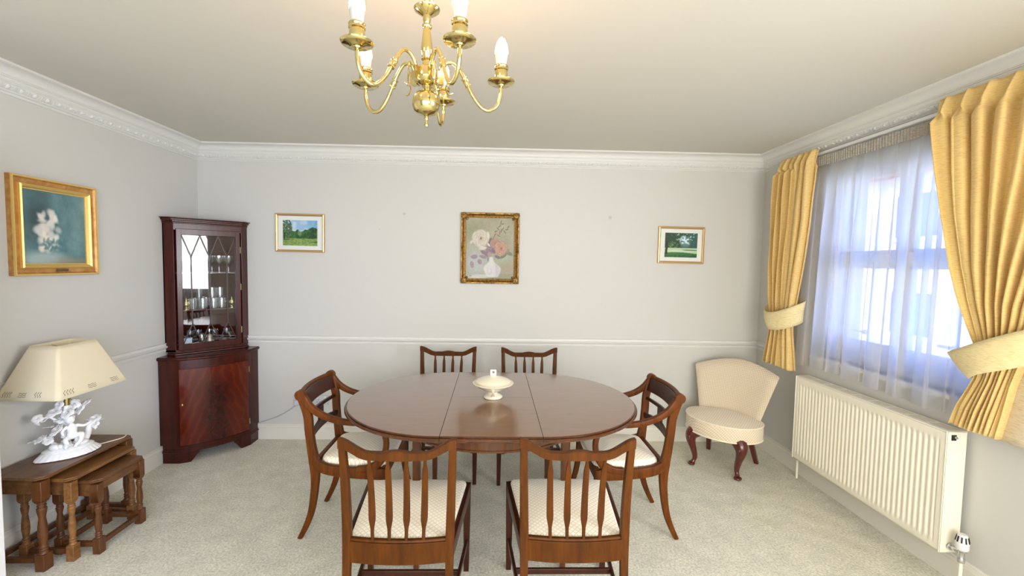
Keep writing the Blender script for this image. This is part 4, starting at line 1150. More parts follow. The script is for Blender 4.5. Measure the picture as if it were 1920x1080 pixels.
js = MB(); js.lathe([(0, 0), (.018, 0), (.026, .02), (.024, .045), (.012, .07), (.016, .09), (.014, .09), (.0, .075)], 20); js.tube(catmull([(.014, 0, .08), (.04, 0, .07), (.038, 0, .04), (.022, 0, .02)], 5), .003, 6)
simple(js, 'silver_jug', M['silver'], cabpos(.41, .10, .822), 'small silver jug behind the bell at the bottom of the corner cabinet', 'jug')

# ---------------- radiator
RX, RY0, RY1, RZ0, RZ1 = XR - .12, 1.91, 2.916, .158, .740
rad = empty('radiator', (RX, (RY0 + RY1) / 2, 0), 0, 'white panel radiator with vertical ribs under the window', 'radiator')
L2 = (RY1 - RY0) / 2
def rfn(u, v):
    y = -L2 + u * 2 * L2; z = lerp(RZ0, RZ1, v)
    ye = L2 - .032; zt = RZ1 - .050; zb = RZ0 + .045
    if abs(y) < ye and zb < z < zt:
        nrib = 33; ph = (y + ye) / (2 * ye) * nrib
        s_ = max(0, min(1, .5 + .5 * cos(2 * pi * ph) * 1.5)); k = sstep(min(1, min(z - zb, zt - z) / .014))
        x = .007 * s_ * k
    else: x = 0
    if z > RZ1 - .004 or z < RZ0 + .004: x += .003
    return (x, y, z)
fp = MB()
nv_ = 44
fp.grid(rfn, 33 * 14, nv_)
fpo = fp.build('front_panel', M['radiator'], rad, ang=180, solid=.0015)
for s, nm in ((-1, 'near'), (1, 'far')):
    sc_ = MB(); y = s * L2
    sc_.bx(-.003, .095, min(y, y + s * -.006) - .0, max(y, y - s * .006), RZ0, RZ1 + .003)
    so = sc_.build('side_cover', M['radiator'], rad, bevel=.002)
    if s < 0:
        vp = MB(); vp.box((.030, y - .001, RZ1 - .028), (.022, .003, .026)); vp.build('vent_recess', M['black'], so)
        vp = MB(); vp.lathe([(0, 0), (.007, 0), (.006, .008), (.003, .009), (.003, .013), (0, .013)], 10, (.034, y - .001, RZ1 - .026), rot=Matrix.Rotation(radians(90), 3, 'X')); vp.build('bleed_valve', M['chrome'], so)
tg = MB(); tg.bx(-.003, .09, -L2, L2, RZ1 - .002, RZ1 + .003); tgo = tg.build('top_grille', M['radiator'], rad, bevel=.001)
sg = MB(); ng = 9
for k in range(ng):
    yc = lerp(-L2 + .06, L2 - .06, k / (ng - 1))
    for q in range(6): sg.box((.022 + q * .010, yc, RZ1 + .0032), (.0035, .092, .0008))
sg.build('grille_slots', mat('grille_shadow', rgb(196, 188, 170), .7), tgo)
bp_ = MB(); bp_.bx(.082, .092, -L2 + .01, L2 - .01, RZ0, RZ1 - .004); bp_.build('rear_panel', M['radiator'], rad)
for y in (-.3, .3):
    br = MB(); br.bx(.090, .100, y - .02, y + .02, RZ0 + .05, RZ1 - .04); br.bx(.098, .12, y - .015, y + .015, RZ0 + .3, RZ1 - .15); br.build('wall_bracket', M['radiator'], rad)
tv = MB(); yv = -L2 - .055; tv.tube([(.045, -L2, RZ0 + .035), (.045, yv, RZ0 + .035)], .009, 12); tv.lathe([(0, 0), (.016, 0), (.016, .006), (0, .006)], 16, (.045, -L2 - .006, RZ0 + .035), rot=Matrix.Rotation(radians(90), 3, 'X'))
tv.lathe([(0, .150), (.013, .150), (.013, .17), (.011, .175), (.012, .2), (.018, .205), (.018, .212), (0, .212)], 16, (.045, yv, 0))
tvo = tv.build('valve_body', M['chrome'], rad)
th = MB(); th.lathe([(0, .212), (.021, .212), (.024, .218), (.0245, .245), (.021, .262), (.0185, .276), (.014, .283), (0, .284)], 28, (.045, yv, 0)); tho = th.build('thermostatic_head', M['plastic'], tvo)
ss = MB()
for k in range(10):
    a = 2 * pi * k / 10; rr = Matrix.Rotation(a, 3, 'Z'); ss.box(Vector((.045, yv, .262)) + rr @ Vector((.0212, 0, 0)), (.004, .005, .026), rot=rr @ Matrix.Rotation(-.2, 3, 'Y'))
ss.build('head_slots', M['black'], tho)
pp = MB(); pp.tube([(.045, yv, 0), (.045, yv, .152)], .0075, 10); pp.build('pipe', M['radiator'], rad)
pp = MB(); pp.tube([(.05, L2 + .012, 0), (.05, L2 + .012, RZ0 + .02)], .0075, 10); pp.build('pipe', M['radiator'], rad)
pp = MB(); pp.tube([(.05, L2, RZ0 + .03), (.05, L2 + .014, RZ0 + .03), (.05, L2 + .014, RZ0 + .012)], .009, 10); pp.box((.05, L2 + .014, RZ0 + .05), (.012, .014, .035)); pp.build('lockshield_valve', M['dull_brass'], rad)

# ---------------- curtains
def folds(u, n, seed=0):
    return sin(2 * pi * n * u + .9 * sin(5 * u + seed)) * .75 + .25 * sin(4 * pi * n * u + seed)
def make_curtain(mb, left, right, z1, z0, n, amp, X0, seed=0, nu=220, nv=70, pinch=.12, side=1):
    """left(z), right(z): y limits; amp(z): depth of folds; pleats pinched near the heading"""
    def fn(u, v):
        z = lerp(z1, z0, v); a, b_ = left(z), right(z)
        dz = z1 - z
        h = folds(u, n, seed)
        A = amp(z)
        if dz < pinch:                      # heading: flat tape with sharp pinch pleats standing forward
            k = dz / pinch; ph = (n * u) % 1
            pl = max(0, 1 - abs(ph - .5) * 4.2)
            hh = lerp(pl * 1.3 - .1, h, sstep(max(0, (k - .55) / .45)))
            A = lerp(.030, A, k); h = hh
        wob = .0035 * sin(21 * u + 8 * z)
        y = lerp(a, b_, u) + (b_ - a) / n * .16 * sin(4 * pi * n * u + seed) * (1 if dz > pinch else .3)
        zz = z + (.004 * sin(2 * pi * n * u) if v > .99 else 0)
        return (X0 - A * h * .5 - A * .5 + wob, y, zz)
    mb.grid(fn, nu, nv)
# left curtain (far end)
cl = empty('curtain', (0, 0, 0), 0, 'yellow curtain tied back at the far end of the window, beside the slipper chair', 'curtain', 'yellow tied-back curtains')
tie = lambda z, zc, w_: math.exp(-((z - zc) / w_) ** 2)
lA = lambda z: interp(z, [(.755, 3.285), (1.02, 3.225), (1.12, 3.215), (1.25, 3.245), (1.5, 3.262), (2.0, 3.25), (2.28, 3.225)])
lB = lambda z: interp(z, [(.755, 2.975), (1.02, 3.015), (1.10, 3.02), (1.2, 2.995), (1.5, 2.945), (1.8, 2.895), (2.1, 2.868), (2.28, 2.862)])
cm = MB(); make_curtain(cm, lA, lB, 2.288, .757, 6, lambda z: .060 + .02 * abs(z - 1.1), 2.165, .5, 200, 80)
cm.build('drape', M['curtain'], cl, ang=180, solid=.003)
def band(mb, top, bot):
    """tieback strip between two polylines"""
    T_ = catmull(top, 8); B_ = catmull(bot, 8); n = len(T_)
    mb.grid(lambda u, v: T_[round(u * (n - 1))] * (1 - v) + B_[round(u * (n - 1))] * v + Vector((-.008 * sin(pi * v), 0, 0)), n - 1, 6)
tm = MB(); band(tm, [(2.215, 3.335, 1.235), (2.12, 3.300, 1.185), (2.060, 3.18, 1.158), (2.065, 3.08, 1.170), (2.11, 2.985, 1.215), (2.2, 2.965, 1.262), (2.236, 3.08, 1.28), (2.238, 3.2, 1.27)],
               [(2.215, 3.30, 1.19), (2.12, 3.250, 1.085), (2.068, 3.17, 1.035), (2.07, 3.08, 1.035), (2.11, 2.995, 1.065), (2.2, 2.985, 1.11), (2.236, 3.08, 1.16), (2.238, 3.2, 1.19)])
tmo = tm.build('tieback', M['tieback'], cl, ang=180, solid=.006)
def strip(mb, line, r=.006):
    mb.tube([Vector(p) for p in line], r, 8)
# right curtain (near end)
cr_ = empty('curtain', (0, 0, 0), 0, 'yellow curtain swept back at the near end of the window, above the radiator valve', 'curtain', 'yellow tied-back curtains')
rA = lambda z: interp(z, [(.78, 1.90), (.88, 1.875), (1.02, 1.815), (1.12, 1.80), (1.2, 1.835), (1.35, 1.895), (1.51, 1.945), (1.75, 2.0), (1.95, 2.035), (2.15, 2.062), (2.3, 2.078)])
rB = lambda z: interp(z, [(.78, 1.722), (.9, 1.70), (1.02, 1.68), (1.12, 1.655), (1.2, 1.64), (1.35, 1.60), (1.6, 1.50), (1.9, 1.38), (2.3, 1.26)])
cm = MB(); make_curtain(cm, rA, rB, 2.312, .785, 9, lambda z: .058 + .020 * abs(z - 1.1), 2.160, 2.1, 300, 80)
cm.build('drape', M['curtain'], cr_, ang=180, solid=.003)
lm = MB()
lm.grid(lambda u, v: (2.158 - .012 * sin(3 * pi * u), lerp(interp(lerp(2.30, .775, v), [(.775, 1.735), (1.02, 1.70), (1.3, 1.62), (1.6, 1.51), (1.9, 1.39), (2.3, 1.275)]), lerp(1.235, 1.33, v), u), lerp(2.30, .775, v)), 40, 50)
lm.build('lining', M['lining'], cr_, ang=180, solid=.003)
tm = MB(); band(tm, [(2.236, 1.36, 1.36), (2.19, 1.46, 1.33), (2.10, 1.60, 1.275), (2.060, 1.72, 1.210), (2.062, 1.83, 1.150), (2.11, 1.925, 1.112), (2.17, 1.94, 1.125), (2.2, 1.86, 1.16), (2.215, 1.7, 1.22), (2.23, 1.5, 1.30)],
               [(2.236, 1.34, 1.24), (2.19, 1.44, 1.20), (2.10, 1.58, 1.135), (2.060, 1.68, 1.085), (2.062, 1.765, 1.045), (2.11, 1.828, 1.012), (2.17, 1.84, 1.03), (2.2, 1.78, 1.06), (2.215, 1.65, 1.12), (2.23, 1.48, 1.2)])
tm.build('tieback', M['tieback'], cr_, ang=180, solid=.006)
# net curtain
nc = empty('net_curtain', (0, 0, 0), 0, 'sheer white net curtain hanging in front of the window', 'curtain')
nm_ = MB()
def nfn(u, v):
    z = lerp(2.235, .80, v)
    n = 12
    a = 3.02 if v < .01 else interp(v, [(0, 2.955), (1, 3.02)])
    A = .003 + .026 * min(1, v * 3)
    h = sin(2 * pi * n * u + 1.4 * sin(7 * u)) * .7 + .3 * sin(2 * pi * 2.63 * n * u + 1)
    y = lerp(a, 1.30, u) + (.020 * sin(2 * pi * 2 * n * u + 1) + .009 * sin(2 * pi * 1.37 * n * u)) * min(1, .3 + v * 2)
    return (2.207 - A * h, y, z + .010 * sin(9 * u) * v)
nm_.grid(nfn, 700, 30); nm_.build('net', M['sheer'], nc, ang=180)
def hfn(u, v):
    z = lerp(2.243, 2.178, v); h = sin(2 * pi * 95 * u + 3 * sin(11 * u)); return (2.198 - .005 * h * (1 - .3 * v) - .004, lerp(2.955, 1.30, u), z + .002 * sin(40 * u))
ht = MB(); ht.grid(hfn, 760, 6); ht.build('gathered_heading', M['tape'], nc, ang=180)
# track the curtains hang from
tk = empty('curtain_track', (2.19, 2.2, 2.262), 0, 'white curtain track running along under the cornice above the window', 'curtain track')
tt_ = MB(); tt_.bx(-.012, .012, -1.05, 1.04, -.010, .008); tt_.build('track', M['plastic'], tk, bevel=.002)
for y in (.55, .18, -.2, -.6, -.95, .9):
    br = MB(); br.box((.022, y, .006), (.05, .03, .008)); br.box((.047, y, .008), (.006, .03, .03)); br.build('bracket', M['plastic'], tk, bevel=.002)

# ---------------- chandelier
CHX, CHY = -.190, 1.200
ch = empty('chandelier', (CHX, CHY, 0), 0, 'polished brass five-arm chandelier with lit candle bulbs above the near side of the table', 'chandelier')
bd = MB()
bd.lathe([(0, 1.857), (.004, 1.858), (.006, 1.863), (.004, 1.869), (.003, 1.873), (.006, 1.876), (.007, 1.880), (.004, 1.885), (.008, 1.889), (.024, 1.892), (.034, 1.901), (.038, 1.913), (.0382, 1.922), (.036, 1.935), (.029, 1.945), (.018, 1.949),
          (.012, 1.951), (.010, 1.956), (.011, 1.966), (.020, 1.970), (.033, 1.979), (.035, 1.984), (.030, 1.986), (.030, 2.008), (.026, 2.013), (.012, 2.016), (.012, 2.028), (.010, 2.032), (.015, 2.036), (.010, 2.040), (.013, 2.046),
          (.016, 2.062), (.0155, 2.070), (.011, 2.105), (.009, 2.116), (.013, 2.120), (.013, 2.126), (.008, 2.130), (.011, 2.140), (.011, 2.150), (.024, 2.158), (.034, 2.166), (.035, 2.169), (.028, 2.168), (.006, 2.166), (.004, 2.178), (0, 2.18)], 40)
bd.build('column', M['brass'], ch, ang=50)
cn = MB()
for k in range(8):
    z = 2.186 + k * .024; a = (k % 2) * pi / 2
    cn.tube([(.0075 * cos(q) * cos(a), .0075 * cos(q) * sin(a), z + .016 * sin(q)) for q in [2 * pi * i / 16 for i in range(16)]], .0019, 6, closed=True, up=(sin(a) + .01, -cos(a), .01))
cn.build('chain', M['brass'], ch, ang=80)
fx = MB(); fx.tube(catmull([(.004, .004, 2.17), (.014, .006, 2.22), (-.004, .010, 2.29), (.006, 0, 2.39)], 5), .0018, 6); fx.build('flex', M['plastic'], ch)
cr0 = MB(); cr0.lathe([(0, 2.366), (.010, 2.366), (.020, 2.374), (.046, 2.390), (.050, 2.399), (0, 2.399)], 32); cr0.build('ceiling_rose', M['brass'], ch, ang=50)
AZ = 2.0
for k in range(5):
    a = radians(12 + 72 * k); rz = Matrix.Rotation(a, 3, 'Z')
    def P(r, z): return rz @ Vector((r, 0, AZ + z))
    arm = MB()
    path = catmull([P(.030, -.018), P(.036, .010), P(.052, .032), (P(.072, .036)), P(.090, .018), P(.108, -.012), P(.128, -.048), P(.152, -.076), P(.174, -.082), P(.196, -.066), P(.206, -.038), P(.207, -.012)], 6)
    arm.tube(path, .0052, 12, up=tuple(rz @ Vector((0, 1, 0))))
    arm.box(P(.036, -.010), (.018, .016, .034), rot=rz)
    ao = arm.build('arm', M['brass'], ch, ang=60)
    kn = MB(); dirv = (P(.118, -.03) - P(.098, .006)).normalized(); q = dirv.to_track_quat('Z', 'Y').to_matrix()
    kn.lathe([(.005, -.013), (.009, -.012), (.009, -.009), (.0075, -.007), (.0085, 0), (.0075, .007), (.009, .009), (.009, .012), (.005, .013)], 14, P(.108, -.012), rot=q)
    kn.build('knuckle', M['brass'], ao, ang=40)
    sc_ = MB()
    sp_ = [P(.040, -.012), P(.056, .012), P(.060, -.010), P(.052, -.034), P(.060, -.050), P(.072, -.046)]
    sc_.tube(catmull(sp_, 5), lambda t: lerp(.0028, .0016, t), 6, up=tuple(rz @ Vector((0, 1, 0)))); sc_.build('scroll', M['brass'], ao, ang=60)
    dp = MB(); dp.lathe([(.004, -.013), (.009, -.012), (.010, -.009), (.017, -.0085), (.019, -.0065), (.031, -.0055), (.037, -.002), (.0385, .0015), (.037, .002), (.030, -.003), (.008, -.0045), (0, -.0045)], 32, P(.207, 0)); dpo = dp.build('drip_pan', M['brass'], ao, ang=50)
    cu = MB(); cu.lathe([(0, -.006), (.012, -.005), (.017, .002), (.0185, .012), (.0180, .026), (.0170, .030), (.0195, .032), (.0195, .035), (.0180, .037), (.0195, .040), (.0195, .043), (.0165, .046), (.0, .046)], 28, P(.207, 0)); cuo = cu.build('candle_cup', M['brass'], ao, ang=40)
    bu = MB(); bu.lathe([(0, .045), (.0135, .045), (.0145, .050), (.0180, .076), (0, .076)], 24, P(.207, 0)); buo = bu.build('bulb_base', M['bulbbase'], ao, ang=50)
    bu = MB(); bu.lathe([(.0180, .0762), (.0182, .084), (.0165, .096), (.0125, .108), (.0070, .118), (.0025, .1225), (0, .123)], 24, P(.207, 0)); bu.build('glowing_bulb', M['bulbglow'], buo, ang=80)

# ---------------- sockets and cable
def socket(x, z, w_, label, plug=False):
    r = empty('wall_socket', (x, D, z), 0, label, 'socket', 'wall sockets by the left armchair')
    b_ = MB(); b_.box((0, -.005, 0), (w_, .010, .078)); b_.build('plate', M['socket'], r, bevel=.003)
    n = 1 if w_ < .1 else 2
    for i in range(n):
        xx = (i - (n - 1) / 2) * .05
        s_ = MB(); s_.box((xx + (.0 if n == 1 else (-.008 if i == 0 else .008)), -.011, .022), (.012, .004, .018)); s_.build('switch', M['plastic'], r, bevel=.001)
        if not plug:
            s_ = MB(); s_.box((xx, -.0102, .002), (.004, .001, .008)); s_.box((xx - .010, -.0102, -.016), (.007, .001, .004)); s_.box((xx + .010, -.0102, -.016), (.007, .001, .004)); s_.build('socket_holes', M['dark'], r)
    return r
s1 = socket(-1.612, .325, .086, 'white wall socket with a plug in it, left of the other socket behind the armchair', True)
s2 = socket(-1.42, .330, .115, 'white double wall socket with nothing plugged in, seen through the back of the left armchair')
pg = MB(); pg.box((0, 0, 0), (.045, .030, .045)); pgo = pg.build('mains_plug', M['socket'], None, bevel=.006, loc=(-1.612, D - .0255, .312))
tag(pgo, 'white plug pushed into the left wall socket', 'plug')
cb = MB(); cb.tube(catmull([(-1.625, D - .026, .288), (-1.66, D - .016, .262), (-1.73, D - .010, .215), (-1.80, D - .008, .180), (-1.88, D - .010, .152), (-1.935, D - .022, .135)], 8), .0032, 8)
tag(cb.build('cable', mat('grey_cable', rgb(178, 176, 180), .5), None, ang=80), 'thin grey cable running from the plug down behind the corner cabinet', 'cable')

# ================================================================== PICTURES
def paint_mesh(name, w_, h_, nx, ny, fn, parent, rough=.5, loc=(0, 0, 0)):
    """upright panel in local xz facing -y, painted per vertex by fn(U, Vv) -> rgb (0..255)"""
    U, Vv = np.meshgrid(np.linspace(0, 1, nx), np.linspace(0, 1, ny))
    C = np.clip(fn(U, Vv), 0, 255) / 255
    C = np.where(C <= .04045, C / 12.92, ((C + .055) / 1.055) ** 2.4)
    verts = np.stack([(U - .5) * w_, np.zeros_like(U), (Vv - .5) * h_], -1).reshape(-1, 3)
    idx = np.arange(nx * ny).reshape(ny, nx)
    faces = np.stack([idx[:-1, :-1], idx[:-1, 1:], idx[1:, 1:], idx[1:, :-1]], -1).reshape(-1, 4)
    me = bpy.data.meshes.new(name); me.from_pydata(verts.tolist(), [], faces.tolist())
    ca = me.color_attributes.new('paint', 'FLOAT_COLOR', 'POINT')
    ca.data.foreach_set('color', np.concatenate([C, np.ones(C.shape[:2] + (1,))], -1).reshape(-1).astype(np.float32))
    m = mat(name + '_paint', (1, 1, 1, 1), rough)
    an = N(m, 'ShaderNodeAttribute', attribute_name='paint'); m.node_tree.links.new(an.outputs['Color'], m.node_tree.nodes['Principled BSDF'].inputs['Base Color'])
    me.materials.append(m)
    o = bpy.data.objects.new(name, me); COL.objects.link(o); o.parent = parent; o.location = loc
    q = o.modifiers.new('solid', 'SOLIDIFY'); q.thickness = .002; q.offset = -1
    return o
def frame_mesh(mb, w_, h_, prof_, mi=0):
    """mitred frame; prof_ = [(inset from outer edge, y forward (negative = to room))]"""
    rings = []
    for sx, sz in ((-1, -1), (1, -1), (1, 1), (-1, 1), (-1, -1)):
        rings.append([(sx * (w_ / 2 - i), y, sz * (h_ / 2 - i)) for i, y in prof_])
    n = len(prof_); mb.loft(rings, False, mi)
rng = np.random.RandomState(3)
def vnoise(U, Vv, f, seed=0):
    r = np.random.RandomState(seed); g = r.rand(f + 2, f + 2)
    x = U * f; y = Vv * f; i = np.clip(x.astype(int), 0, f); j = np.clip(y.astype(int), 0, f); a = x - i; b_ = y - j
    a = a * a * (3 - 2 * a); b_ = b_ * b_ * (3 - 2 * b_)
    return (g[j, i] * (1 - a) + g[j, i + 1] * a) * (1 - b_) + (g[j + 1, i] * (1 - a) + g[j + 1, i + 1] * a) * b_
def mixc(C, c, m_):
    m_ = np.clip(m_, 0, 1)[..., None]; return C * (1 - m_) + np.array(c, float) * m_
def blob(U, Vv, cx, cy, rx, ry, ang_=0, soft=.15):
    dx, dy = U - cx, Vv - cy; c_, s_ = cos(ang_), sin(ang_)
    q = ((dx * c_ + dy * s_) / rx) ** 2 + ((-dx * s_ + dy * c_) / ry) ** 2
    return np.clip((1 - np.sqrt(q)) / soft, 0, 1)

def teal_scene(U, Vv):
    """soft generic still study: pale blossom cloud on a misty teal ground"""
    n = .5 * vnoise(U, Vv, 6, 1) + .3 * vnoise(U, Vv, 14, 2) + .2 * vnoise(U, Vv, 40, 3)
    C = np.ones(U.shape + (3,)) * np.array((92, 128, 132.)) + ((n - .5) * 46)[..., None]
    C = mixc(C, (150, 176, 178), sstep_np((U - .45) * 1.2) * (.35 + .35 * n) * sstep_np(Vv * 2))
    C = mixc(C, (46, 66, 70), blob(U, Vv, .22, .62, .34, .5, 0, .8) * .75)
    C = mixc(C, (176, 190, 186), blob(U, Vv, .3, .06, .5, .16, 0, .6) * .8)
    C = mixc(C, (150, 138, 116), blob(U, Vv, .75, .03, .45, .10, 0, .7) * .7)
    for i in range(60):
        r = np.random.RandomState(100 + i); a = r.rand() * 6.28; q = r.rand() ** .5
        cx, cy = .37 + .17 * q * cos(a), .46 + .31 * q * sin(a)
        c = [(236, 230, 214), (224, 214, 206), (206, 208, 200), (236, 222, 204)][i % 4]
        C = mixc(C, c, blob(U, Vv, cx, cy, .06 + .04 * r.rand(), .04 + .03 * r.rand(), r.rand() * 3, .6) * .7)
    for i in range(30):
        r = np.random.RandomState(300 + i)
        C = mixc(C, (74, 118, 124), blob(U, Vv, .25 + .4 * r.rand(), .18 + .16 * r.rand(), .06, .025, r.rand() * 3, .6) * .6)
    return C
def sstep_np(t):
    t = np.clip(t, 0, 1); return t * t * (3 - 2 * t)

def roses(U, Vv):
    n = .5 * vnoise(U, Vv, 5, 11) + .3 * vnoise(U, Vv, 13, 12) + .2 * vnoise(U, Vv, 45, 13)
    C = np.ones(U.shape + (3,)) * np.array((178, 172, 138.)) + ((n - .5) * 44)[..., None]
    C = mixc(C, (150, 160, 118), blob(U, Vv, .15, .80, .3, .22, .5, .8) * .7)
    C = mixc(C, (196, 202, 200), blob(U, Vv, .2, .25, .42, .38, 0, .8) * .9)
    C = mixc(C, (168, 192, 156), blob(U, Vv, .8, .33, .25, .14, .4, .8) * .7)
    C = mixc(C, (176, 150, 112), blob(U, Vv, .9, .18, .28, .16, 0, .8) * .6)
    C = mixc(C, (150, 148, 100), (Vv < .085) * (U > .3) * .7)
    C = mixc(C, (222, 224, 222), blob(U, Vv, .3, .04, .4, .05, .05, .6) * .9)
    # sprig
    for a, b_, an in ((.72, .93, 1.2), (.75, .90, .2), (.69, .86, .5), (.66, .82, -.6), (.76, .82, .9), (.84, .81, .1), (.80, .77, -.8), (.70, .76, 1.3), (.62, .78, .3), (.67, .71, -.4), (.60, .72, 1.), (.87, .85, .8), (.56, .66, 1.2), (.73, .79, 1.5)):
        C = mixc(C, (126, 92, 66) if (a * 100) % 2 < 1 else (112, 108, 70), blob(U, Vv, a, b_, .045, .013, an, .4) * .85)
    # leaves
    for a, b_, rx, ry, an, c in ((.78, .38, .09, .035, .5, (98, 100, 66)), (.90, .42, .085, .035, -.3, (112, 112, 76)), (.86, .46, .06, .03, .6, (140, 136, 90)), (.50, .62, .07, .03, 1.1, (84, 78, 60)), (.66, .36, .07, .03, -.3, (96, 74, 74)),
                                  (.38, .43, .09, .035, -.3, (120, 96, 110)), (.46, .40, .08, .05, 0, (140, 104, 118)), (.36, .36, .09, .03, -.2, (150, 118, 136)), (.18, .36, .08, .04, .1, (150, 122, 138)), (.29, .28, .055, .045, -.6, (158, 124, 142)),
                                  (.13, .24, .045, .055, .2, (162, 128, 140)), (.14, .20, .04, .03, .2, (180, 140, 140)), (.50, .48, .10, .09, 0, (134, 108, 120)), (.46, .32, .02, .04, 0, (110, 120, 130)), (.58, .47, .05, .06, .3, (110, 78, 96))):
        C = mixc(C, c, blob(U, Vv, a, b_, rx, ry, an, .3) * .9)
        C = mixc(C, tuple(x + 34 for x in c), blob(U, Vv, a, b_ + ry * .2, rx * .8, ry * .12, an, .5) * .6)
    def rose_p(cx, cy, r, cols, seed):
        nonlocal C
        rr_ = np.random.RandomState(seed)
        C = mixc(C, cols[1], blob(U, Vv, cx, cy, r, r * .9, 0, .15))
        for k in range(26):
            q = 1 - k / 26; a = k * 2.4 + rr_.rand() * .6
            px, py = cx + cos(a) * r * q * .72, cy + sin(a) * r * q * .62
            C = mixc(C, cols[3], blob(U, Vv, px, py, r * (.25 + .37 * q), r * (.17 + .22 * q), a + 1.57, .3) * .75)
            C = mixc(C, cols[k % 2 * 2], blob(U, Vv, px + cos(a) * r * .03, py + sin(a) * r * .03, r * (.20 + .34 * q), r * (.12 + .2 * q), a + 1.57, .45) * .95)
        C = mixc(C, cols[3], blob(U, Vv, cx + .01, cy, r * .26, r * .2, .5, .4) * .9)
        C = mixc(C, cols[4], blob(U, Vv, cx + .012, cy, r * .13, r * .1, .5, .4))
    rose_p(.60, .58, .10, ((196, 146, 118), (186, 138, 112), (206, 160, 132), (160, 108, 92), (150, 96, 84)), 5)
    rose_p(.30, .66, .175, ((238, 232, 212), (224, 214, 190), (244, 240, 226), (190, 176, 146), (128, 92, 66)), 1)
    C = mixc(C, (232, 226, 206), blob(U, Vv, .35, .50, .10, .03, .1, .4)); C = mixc(C, (238, 234, 216), blob(U, Vv, .46, .72, .03, .07, .2, .4))
    C = mixc(C, (236, 230, 206), blob(U, Vv, .12, .60, .05, .03, .6, .4) * .8); C = mixc(C, (240, 236, 224), blob(U, Vv, .47, .56, .05, .02, -.8, .4))
    rose_p(.72, .50, .135, ((214, 166, 124), (206, 154, 112), (226, 184, 140), (168, 106, 78), (132, 54, 52)), 2)
    # vase
    y = (Vv - .03) / .33; wdt = .17 * np.sqrt(np.clip(np.sin(np.clip(y * .86 + .08, 0, 1) * pi), 0, 1)) * (1 - .72 * sstep_np((y - .42) / .4)) + .02
    mv = np.clip((wdt - np.abs(U - .53 - .03 * sstep_np(1 - y))) / .02, 0, 1) * (y > 0) * (y < 1)
    C = mixc(C, (232, 232, 224), mv); C = mixc(C, (196, 198, 194), mv * np.clip(((U - .53) / .15) ** 3 * 2, 0, .6))
    C = mixc(C, (206, 204, 212), blob(U, Vv, .50, .12, .06, .07, .3, .5) * .7); C = mixc(C, (240, 240, 240), blob(U, Vv, .49, .13, .035, .04, .3, .5) * .8)
    C = mixc(C, (200, 150, 140), blob(U, Vv, .49, .40, .05, .055, 0, .4) * .8)
    C = mixc(C, (60, 56, 48), blob(U, Vv, .10, .045, .035, .006, .1, .5) * .8)
    return (C + ((vnoise(U, Vv, 70, 14) - .5) * 14)[..., None]) * .80

